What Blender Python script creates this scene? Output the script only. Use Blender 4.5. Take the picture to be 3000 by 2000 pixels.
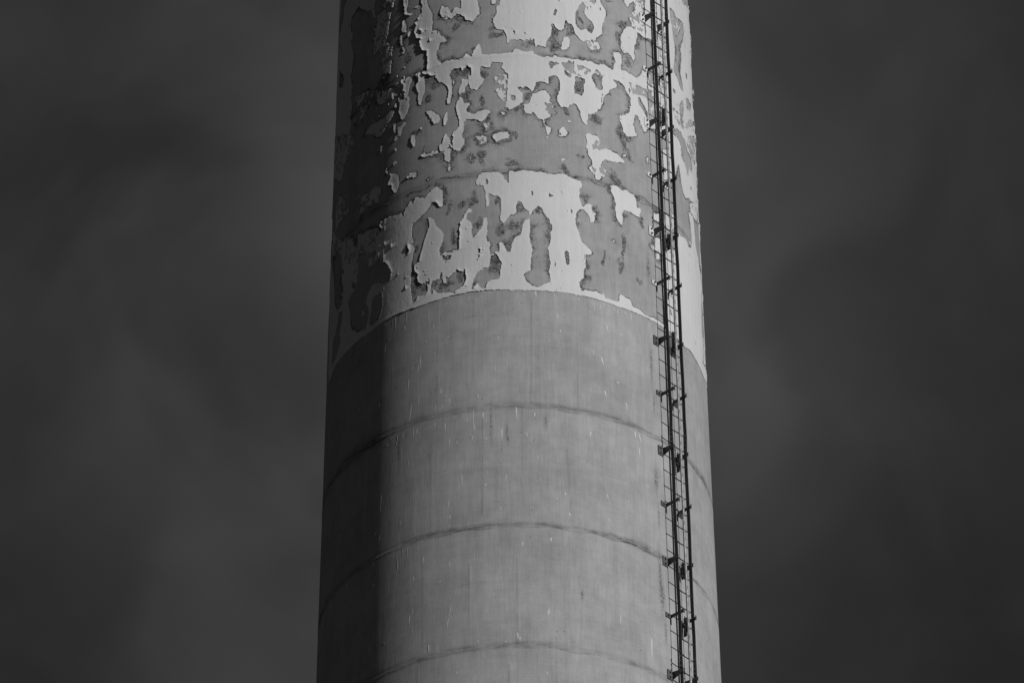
import bpy, math
import numpy as np

# ------------------------------------------------------------------ camera, sky, sun, exposure
scene = bpy.context.scene
for o in list(bpy.data.objects):
    bpy.data.objects.remove(o, do_unlink=True)
COL = scene.collection
rad = math.radians

AXIS_X, AXIS_Y = 0.0686, 120.0          # chimney axis; the camera stands at the origin, 1.7 m up
EYE = 1.7
PITCH, ROLL, FOCAL_PX = 0.615226, -0.0069487, 26813.05

cam_data = bpy.data.cameras.new("camera")
cam = bpy.data.objects.new("camera", cam_data)
COL.objects.link(cam)
cam_data.sensor_fit = 'HORIZONTAL'
cam_data.sensor_width = 36.0
cam_data.lens = FOCAL_PX / 3000.0 * 36.0
cam_data.clip_start = 0.5
cam_data.clip_end = 60000.0
from mathutils import Matrix, Vector
fw = Vector((0, math.cos(PITCH), math.sin(PITCH)))
rt0 = Vector((1, 0, 0)); up0 = rt0.cross(fw)
cr, sr = math.cos(ROLL), math.sin(ROLL)
rt = cr * rt0 + sr * up0
up = -sr * rt0 + cr * up0
m = Matrix((rt, up, -fw)).transposed().to_4x4()
m.translation = (0, 0, EYE)
cam.matrix_world = m
scene.camera = cam

SUN_AZ, SUN_EL = 47.0, 21.0             # azimuth counted from the camera-facing side of the chimney, to the right
sd = Vector((math.sin(rad(SUN_AZ)) * math.cos(rad(SUN_EL)), -math.cos(rad(SUN_AZ)) * math.cos(rad(SUN_EL)), math.sin(rad(SUN_EL))))
sun_data = bpy.data.lights.new("sun", 'SUN')
sun_data.energy = 3.0
sun_data.angle = rad(1.2)
sun_data.color = (1.0, 1.0, 1.0)
sun = bpy.data.objects.new("sun", sun_data)
COL.objects.link(sun)
sun.rotation_euler = sd.to_track_quat('Z', 'Y').to_euler()
sun.location = (60, -60, 60)

world = bpy.data.worlds.new("World")
scene.world = world
world.use_nodes = True
wn, wl = world.node_tree.nodes, world.node_tree.links
wn.clear()
w_out = wn.new('ShaderNodeOutputWorld')
w_bg = wn.new('ShaderNodeBackground')
w_sky = wn.new('ShaderNodeTexSky')
w_sky.sky_type = 'NISHITA'
w_sky.sun_disc = False
w_sky.sun_elevation = rad(SUN_EL)
w_sky.sun_rotation = rad(180.0 - SUN_AZ)
w_sky.altitude = 100.0
w_sky.air_density = 1.0
w_sky.dust_density = 0.6
w_sky.ozone_density = 1.0
# black-and-white film behind a red filter: only the red of the sky is kept
w_sep = wn.new('ShaderNodeSeparateColor')
wl.new(w_sky.outputs[0], w_sep.inputs[0])
w_tc = wn.new('ShaderNodeTexCoord')
def wmath(op, a, b=None, c=None):
    n = wn.new('ShaderNodeMath'); n.operation = op
    for i, v in enumerate((a, b, c)):
        if v is None: continue
        if isinstance(v, (int, float)): n.inputs[i].default_value = v
        else: wl.new(v, n.inputs[i])
    return n.outputs[0]
def cloud(scale, detail, rough, off, stretch):
    mp = wn.new('ShaderNodeMapping')
    mp.inputs['Location'].default_value = off
    mp.inputs['Rotation'].default_value = (0.3, 0.5, 0.2)
    mp.inputs['Scale'].default_value = stretch
    wl.new(w_tc.outputs['Generated'], mp.inputs['Vector'])
    nz = wn.new('ShaderNodeTexNoise')
    nz.inputs['Scale'].default_value = scale
    nz.inputs['Detail'].default_value = detail
    nz.inputs['Roughness'].default_value = rough
    nz.inputs['Distortion'].default_value = 0.4
    wl.new(mp.outputs[0], nz.inputs['Vector'])
    return nz.outputs['Fac']
n_big = cloud(22.0, 4.0, 0.55, (1.7, 0.4, 2.2), (1, 1, 1))
n_small = cloud(46.0, 3.0, 0.45, (0.3, 5.1, 0.9), (1.0, 1.0, 0.7))
# lens falloff painted into the sky: brightest behind the chimney, darker to either side
w_xyz = wn.new('ShaderNodeSeparateXYZ'); wl.new(w_tc.outputs['Generated'], w_xyz.inputs[0])
w_az = wmath('MULTIPLY', wmath('ARCTAN2', w_xyz.outputs[0], w_xyz.outputs[1]), 180.0 / math.pi)
w_az = wmath('ADD', w_az, wmath('MULTIPLY', wmath('SUBTRACT', n_big, 0.5), 2.6))
def wrange(v, a, b, lo, hi):
    mr = wn.new('ShaderNodeMapRange'); mr.interpolation_type = 'SMOOTHSTEP'
    wl.new(v, mr.inputs[0])
    for i, q in ((1, a), (2, b), (3, lo), (4, hi)): mr.inputs[i].default_value = q
    return mr.outputs[0]
sky_falloff = wrange(wmath('ABSOLUTE', w_az), 0.2, 4.0, 1.0, 0.46)
w_el = wmath('MULTIPLY', wmath('ARCSINE', w_xyz.outputs[2]), 180.0 / math.pi)
def bump_at(az, el, sa, se):
    da = wmath('DIVIDE', wmath('SUBTRACT', w_az, az), sa); de = wmath('DIVIDE', wmath('SUBTRACT', w_el, el), se)
    return wmath('EXPONENT', wmath('MULTIPLY', wmath('ADD', wmath('MULTIPLY', da, da), wmath('MULTIPLY', de, de)), -1.0))
puff = wmath('ADD', wrange(n_big, 0.34, 0.66, 0.80, 1.04), wrange(n_small, 0.34, 0.66, -0.15, 0.15))
puff = wmath('ADD', puff, wmath('MULTIPLY', bump_at(-1.7, 35.8, 1.0, 0.5), 0.42))
puff = wmath('MULTIPLY', puff, wrange(w_el, 33.2, 35.2, 0.70, 1.0))
puff = wmath('ADD', puff, wmath('MULTIPLY', bump_at(2.2, 35.1, 0.9, 0.6), 0.16))
# red-filtered sky, compressed so that the horizon glow stays moderate
r_in = w_sep.outputs[0]
comp = wmath('DIVIDE', r_in, wmath('ADD', 1.0, wmath('MULTIPLY', r_in, 1.6)))
SKY_GAIN = 1.78
w_val = wmath('MULTIPLY', wmath('MULTIPLY', comp, wmath('MULTIPLY', sky_falloff, puff)), SKY_GAIN)
w_comb = wn.new('ShaderNodeCombineColor')
for i in range(3): wl.new(w_val, w_comb.inputs[i])
wl.new(w_comb.outputs[0], w_bg.inputs['Color'])
w_bg.inputs['Strength'].default_value = 0.1
wl.new(w_bg.outputs[0], w_out.inputs[0])

scene.view_settings.view_transform = 'Standard'
scene.view_settings.look = 'None'
scene.view_settings.exposure = 0.0
scene.view_settings.gamma = 1.0
scene.view_settings.use_curve_mapping = False

# ------------------------------------------------------------------ helpers
def group_obj(name, loc, label, cat, group=None):
    o = bpy.data.objects.new(name, None)
    COL.objects.link(o)
    o.location = loc
    o["label"] = label; o["category"] = cat
    if group: o["group"] = group
    return o

def link(name, me, mat, parent=None, smooth=False):
    """link a mesh given in world coordinates; its origin goes to its parent's"""
    o = bpy.data.objects.new(name, me)
    COL.objects.link(o)
    if parent is not None:
        off = Vector((0, 0, 0)); q = parent
        while q is not None:
            off += q.location; q = q.parent
        me.transform(Matrix.Translation(-off))
        o.parent = parent
    if mat: me.materials.append(mat)
    if smooth:
        me.polygons.foreach_set('use_smooth', np.ones(len(me.polygons), dtype=bool))
    return o

def mesh_np(name, verts, faces_flat, sizes):
    me = bpy.data.meshes.new(name)
    me.vertices.add(len(verts))
    me.vertices.foreach_set('co', np.ascontiguousarray(verts, dtype=np.float32).ravel())
    me.loops.add(len(faces_flat))
    me.loops.foreach_set('vertex_index', np.ascontiguousarray(faces_flat, dtype=np.int32))
    me.polygons.add(len(sizes))
    st = np.concatenate([[0], np.cumsum(sizes)[:-1]]).astype(np.int32)
    me.polygons.foreach_set('loop_start', st)
    me.update(calc_edges=True)
    me.validate()
    return me

def fattr(me, name, vals, kind='FLOAT'):
    a = me.attributes.new(name, kind, 'POINT')
    a.data.foreach_set('vector' if kind == 'FLOAT_VECTOR' else 'value', np.ascontiguousarray(vals, dtype=np.float32).ravel())

def value_noise(x, y, seed, n=256):
    r = np.random.RandomState(seed).rand(n, n)
    xi = np.floor(x).astype(int); yi = np.floor(y).astype(int)
    fx = x - xi; fy = y - yi
    fx = fx * fx * (3 - 2 * fx); fy = fy * fy * (3 - 2 * fy)
    a = r[yi % n, xi % n]; b = r[yi % n, (xi + 1) % n]
    c = r[(yi + 1) % n, xi % n]; d = r[(yi + 1) % n, (xi + 1) % n]
    return (a * (1 - fx) + b * fx) * (1 - fy) + (c * (1 - fx) + d * fx) * fy

def fbm(x, y, seed, octaves=4, gain=0.5):
    s = 0; a = 1.0; t = 0
    for k in range(octaves):
        s = s + a * value_noise(x * 2 ** k + 17.3 * k, y * 2 ** k + 5.1 * k, seed + k); t += a; a *= gain
    return s / t - 0.5

class Nodes:
    """small node-material writer"""
    def __init__(self, name):
        self.m = bpy.data.materials.new(name); self.m.use_nodes = True
        self.n, self.l = self.m.node_tree.nodes, self.m.node_tree.links
        self.n.clear()
        self.out = self.n.new('ShaderNodeOutputMaterial')
        self.b = self.n.new('ShaderNodeBsdfPrincipled')
        self.l.new(self.b.outputs[0], self.out.inputs[0])
        self.b.inputs['Specular IOR Level'].default_value = 0.25
    def put(self, v, s):
        if isinstance(v, (int, float)): s.default_value = v
        elif isinstance(v, tuple): s.default_value = v
        else: self.l.new(v, s)
    def math(self, op, a, b=None, c=None):
        n = self.n.new('ShaderNodeMath'); n.operation = op
        for i, v in enumerate((a, b, c)):
            if v is not None: self.put(v, n.inputs[i])
        return n.outputs[0]
    def attr(self, name, vec=False):
        n = self.n.new('ShaderNodeAttribute'); n.attribute_name = name
        return n.outputs['Vector' if vec else 'Fac']
    def scaled(self, vec, sc, loc=(0, 0, 0)):
        n = self.n.new('ShaderNodeMapping'); self.l.new(vec, n.inputs[0])
        n.inputs['Scale'].default_value = sc; n.inputs['Location'].default_value = loc
        return n.outputs[0]
    def noise(self, vec, scale=1.0, detail=3.0, rough=0.5, dist=0.0):
        n = self.n.new('ShaderNodeTexNoise'); self.l.new(vec, n.inputs['Vector'])
        n.inputs['Scale'].default_value = scale; n.inputs['Detail'].default_value = detail
        n.inputs['Roughness'].default_value = rough; n.inputs['Distortion'].default_value = dist
        return n.outputs['Fac']
    def voronoi(self, vec, scale, feature='F1', rnd=1.0):
        n = self.n.new('ShaderNodeTexVoronoi'); n.feature = feature
        self.l.new(vec, n.inputs['Vector']); n.inputs['Scale'].default_value = scale
        n.inputs['Randomness'].default_value = rnd
        return n.outputs['Distance']
    def ramp(self, v, a, b, lo=0.0, hi=1.0, smooth=True):
        n = self.n.new('ShaderNodeMapRange')
        if smooth: n.interpolation_type = 'SMOOTHSTEP'
        self.put(v, n.inputs[0])
        for i, q in ((1, a), (2, b), (3, lo), (4, hi)): self.put(q, n.inputs[i])
        return n.outputs[0]
    def grey(self, v):
        n = self.n.new('ShaderNodeCombineColor')
        for i in range(3): self.put(v, n.inputs[i])
        self.l.new(n.outputs[0], self.b.inputs['Base Color'])
    def bump(self, h, dist, strength=1.0):
        n = self.n.new('ShaderNodeBump'); n.inputs['Strength'].default_value = strength
        n.inputs['Distance'].default_value = dist; self.put(h, n.inputs['Height'])
        self.l.new(n.outputs[0], self.b.inputs['Normal'])

# ------------------------------------------------------------------ materials
def concrete_material():
    k = Nodes("weathered_concrete")
    w = k.attr('wall', True)                        # metres round the wall, metres up
    streak = k.noise(k.scaled(w, (6.0, 0.45, 1)), 1.0, 6.0, 0.68, 0.5)
    fine = k.noise(k.scaled(w, (45.0, 2.6, 1)), 1.0, 4.0, 0.65)
    blotch = k.noise(k.scaled(w, (0.9, 0.9, 1)), 1.0, 5.0, 0.6)
    cloudy = k.noise(k.scaled(w, (5.0, 4.0, 1)), 1.0, 4.0, 0.65)
    grain = k.noise(w, 60.0, 2.0, 0.6)
    wisp = k.noise(k.scaled(w, (19.0, 1.1, 1), (3.1, 7.7, 0)), 1.0, 5.0, 0.7, 0.8)
    v = k.math('ADD', 0.335, k.math('MULTIPLY', k.math('SUBTRACT', streak, 0.5), 0.13))
    v = k.math('ADD', v, k.math('MULTIPLY', k.math('SUBTRACT', fine, 0.5), 0.085))
    v = k.math('ADD', v, k.math('MULTIPLY', k.math('SUBTRACT', blotch, 0.5), 0.22))
    v = k.math('ADD', v, k.math('MULTIPLY', k.math('SUBTRACT', cloudy, 0.5), 0.15))
    v = k.math('ADD', v, k.math('MULTIPLY', k.math('SUBTRACT', grain, 0.5), 0.13))
    rub = k.noise(k.scaled(w, (2.2, 26.0, 1), (4.1, 2.2, 0)), 1.0, 4.0, 0.65)
    v = k.math('ADD', v, k.math('MULTIPLY', k.math('SUBTRACT', rub, 0.5), 0.07))
    v = k.math('MULTIPLY', v, k.attr('tone'))
    v = k.math('MULTIPLY', v, k.math('ADD', 1.0, k.math('MULTIPLY', k.math('SUBTRACT', wisp, 0.5), 0.34)))
    # thin pale lime runs
    lime = k.noise(k.scaled(w, (26.0, 0.5, 1), (9.3, 1.7, 0)), 1.0, 3.0, 0.6)
    v = k.math('ADD', v, k.math('MULTIPLY', k.ramp(lime, 0.63, 0.74), 0.045))
    # blow holes
    pit = k.voronoi(k.scaled(w, (1.0, 0.75, 1)), 8.0)
    pitm = k.math('MULTIPLY', k.ramp(pit, 0.05, 0.10, 1.0, 0.0), k.ramp(k.noise(w, 2.3, 2.0), 0.46, 0.60))
    v = k.math('MULTIPLY', v, k.math('SUBTRACT', 1.0, k.math('MULTIPLY', pitm, 0.5)))
    # lift joints and form joints
    seam = k.attr('seam')
    sn = k.noise(k.scaled(w, (7.0, 30.0, 1)), 1.0, 4.0, 0.7)
    v = k.math('MULTIPLY', v, k.math('SUBTRACT', 1.0, k.math('MULTIPLY', seam, k.ramp(sn, 0.25, 0.7, 0.28, 0.80))))
    v = k.math('MULTIPLY', v, k.math('SUBTRACT', 1.0, k.math('MULTIPLY', k.attr('joint'), 0.20)))
    v = k.math('MULTIPLY', v, k.math('SUBTRACT', 1.0, k.math('MULTIPLY', k.attr('stain'), k.math('ADD', 0.14, k.ramp(k.noise(k.scaled(w, (34.0, 20.0, 1)), 1.0, 4.0, 0.7), 0.40, 0.62, 0.0, 0.62)))))
    # cracked dirt crust left where the paint came away, plus painted undercut shade
    g = k.attr('grime_shade')
    wob = k.n.new('ShaderNodeVectorMath'); wob.operation = 'ADD'
    nz = k.n.new('ShaderNodeTexNoise'); nz.inputs['Scale'].default_value = 9.0; nz.inputs['Detail'].default_value = 4.0
    k.l.new(w, nz.inputs['Vector'])
    sc = k.n.new('ShaderNodeVectorMath'); sc.operation = 'SCALE'; sc.inputs['Scale'].default_value = 0.14
    k.l.new(nz.outputs['Color'], sc.inputs[0]); k.l.new(w, wob.inputs[0]); k.l.new(sc.outputs[0], wob.inputs[1])
    ck = k.voronoi(wob.outputs[0], 9.0, 'DISTANCE_TO_EDGE')
    ck2 = k.voronoi(wob.outputs[0], 23.0, 'DISTANCE_TO_EDGE')
    mott = k.noise(w, 26.0, 4.0, 0.7)
    crack = k.math('MAXIMUM', k.ramp(ck, 0.0, 0.09, 1.0, 0.0), k.math('MULTIPLY', k.ramp(ck2, 0.0, 0.15, 1.0, 0.0), 0.6))
    crack = k.math('MULTIPLY', crack, k.ramp(k.noise(w, 6.0, 3.0), 0.36, 0.62, 0.1, 1.0))
    gm = k.ramp(k.math('ADD', g, k.math('MULTIPLY', k.math('SUBTRACT', k.noise(w, 7.0, 6.0, 0.72), 0.5), 1.1)), 0.20, 0.60)
    dark = k.math('ADD', 0.16, k.math('ADD', k.math('MULTIPLY', crack, 0.62), k.math('MULTIPLY', k.ramp(mott, 0.38, 0.62), 0.52)))
    tone = k.math('SUBTRACT', 1.0, k.math('MULTIPLY', gm, k.math('MINIMUM', dark, 0.85)))
    v = k.math('MULTIPLY', v, tone)
    k.grey(k.math('MAXIMUM', v, 0.02))
    k.b.inputs['Roughness'].default_value = 0.9
    k.bump(k.math('ADD', k.math('MULTIPLY', grain, 0.4), k.math('ADD', k.math('MULTIPLY', fine, 0.5), k.math('MULTIPLY', crack, k.math('MULTIPLY', gm, -1.2)))), 0.006, 0.6)
    return k.m

def paint_material():
    k = Nodes("old_white_paint")
    w = k.attr('wall', True)
    streak = k.noise(k.scaled(w, (14.0, 0.6, 1)), 1.0, 4.0, 0.6)
    brush = k.noise(k.scaled(w, (60.0, 5.0, 1)), 1.0, 3.0, 0.6)
    blotch = k.noise(w, 1.3, 4.0, 0.6)
    v = k.math('ADD', 0.60, k.math('MULTIPLY', k.math('SUBTRACT', streak, 0.5), 0.13))
    v = k.math('ADD', v, k.math('MULTIPLY', k.math('SUBTRACT', brush, 0.5), 0.09))
    v = k.math('ADD', v, k.math('MULTIPLY', k.math('SUBTRACT', blotch, 0.5), 0.12))
    # hairline splits running down the film
    slit = k.voronoi(k.scaled(w, (13.0, 2.4, 1)), 1.0)
    sm = k.math('MULTIPLY', k.ramp(slit, 0.06, 0.10, 1.0, 0.0), k.ramp(k.noise(w, 1.9, 2.0), 0.52, 0.60))
    v = k.math('MULTIPLY', v, k.math('SUBTRACT', 1.0, k.math('MULTIPLY', sm, 0.5)))
    k.grey(v)
    k.b.inputs['Roughness'].default_value = 0.62
    lump = k.noise(k.scaled(w, (16.0, 9.0, 1)), 1.0, 3.0, 0.6)
    k.bump(k.math('ADD', k.math('MULTIPLY', brush, 0.5), lump), 0.006, 0.4)
    return k.m

def steel_material(name, tone, rough, metal=0.0):
    k = Nodes(name)
    tc = k.n.new('ShaderNodeTexCoord')
    n1 = k.noise(tc.outputs['Object'], 9.0, 4.0, 0.65)
    n2 = k.noise(tc.outputs['Object'], 70.0, 3.0, 0.6)
    v = k.math('MULTIPLY', tone, k.math('ADD', 0.35, k.math('ADD', k.math('MULTIPLY', n1, 0.8), k.math('MULTIPLY', n2, 0.6))))
    k.grey(v)
    k.b.inputs['Roughness'].default_value = rough
    k.b.inputs['Metallic'].default_value = metal
    k.bump(n2, 0.002, 0.4)
    return k.m

M_CONC = concrete_material()
M_PAINT = paint_material()
M_STEEL = steel_material("dark_painted_steel", 0.045, 0.5)
M_BRACKET = steel_material("bracket_steel", 0.075, 0.5)
M_FOOT = steel_material("weathered_foot_plate", 0.085, 0.6)
M_PIPE = steel_material("worn_galvanised_steel", 0.30, 0.45, 0.3)
M_BLACK = steel_material("flat_black", 0.02, 0.6)
M_PLATE = steel_material("white_overpainted_steel", 0.62, 0.6)
M_BOLT = steel_material("zinc_bolt", 0.10, 0.4)

def ground_material():
    k = Nodes("dry_yard_ground")
    tc = k.n.new('ShaderNodeTexCoord')
    n = k.noise(tc.outputs['Object'], 0.08, 6.0, 0.6)
    k.grey(k.ramp(n, 0.3, 0.7, 0.05, 0.09))
    k.b.inputs['Roughness'].default_value = 0.95
    return k.m

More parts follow.
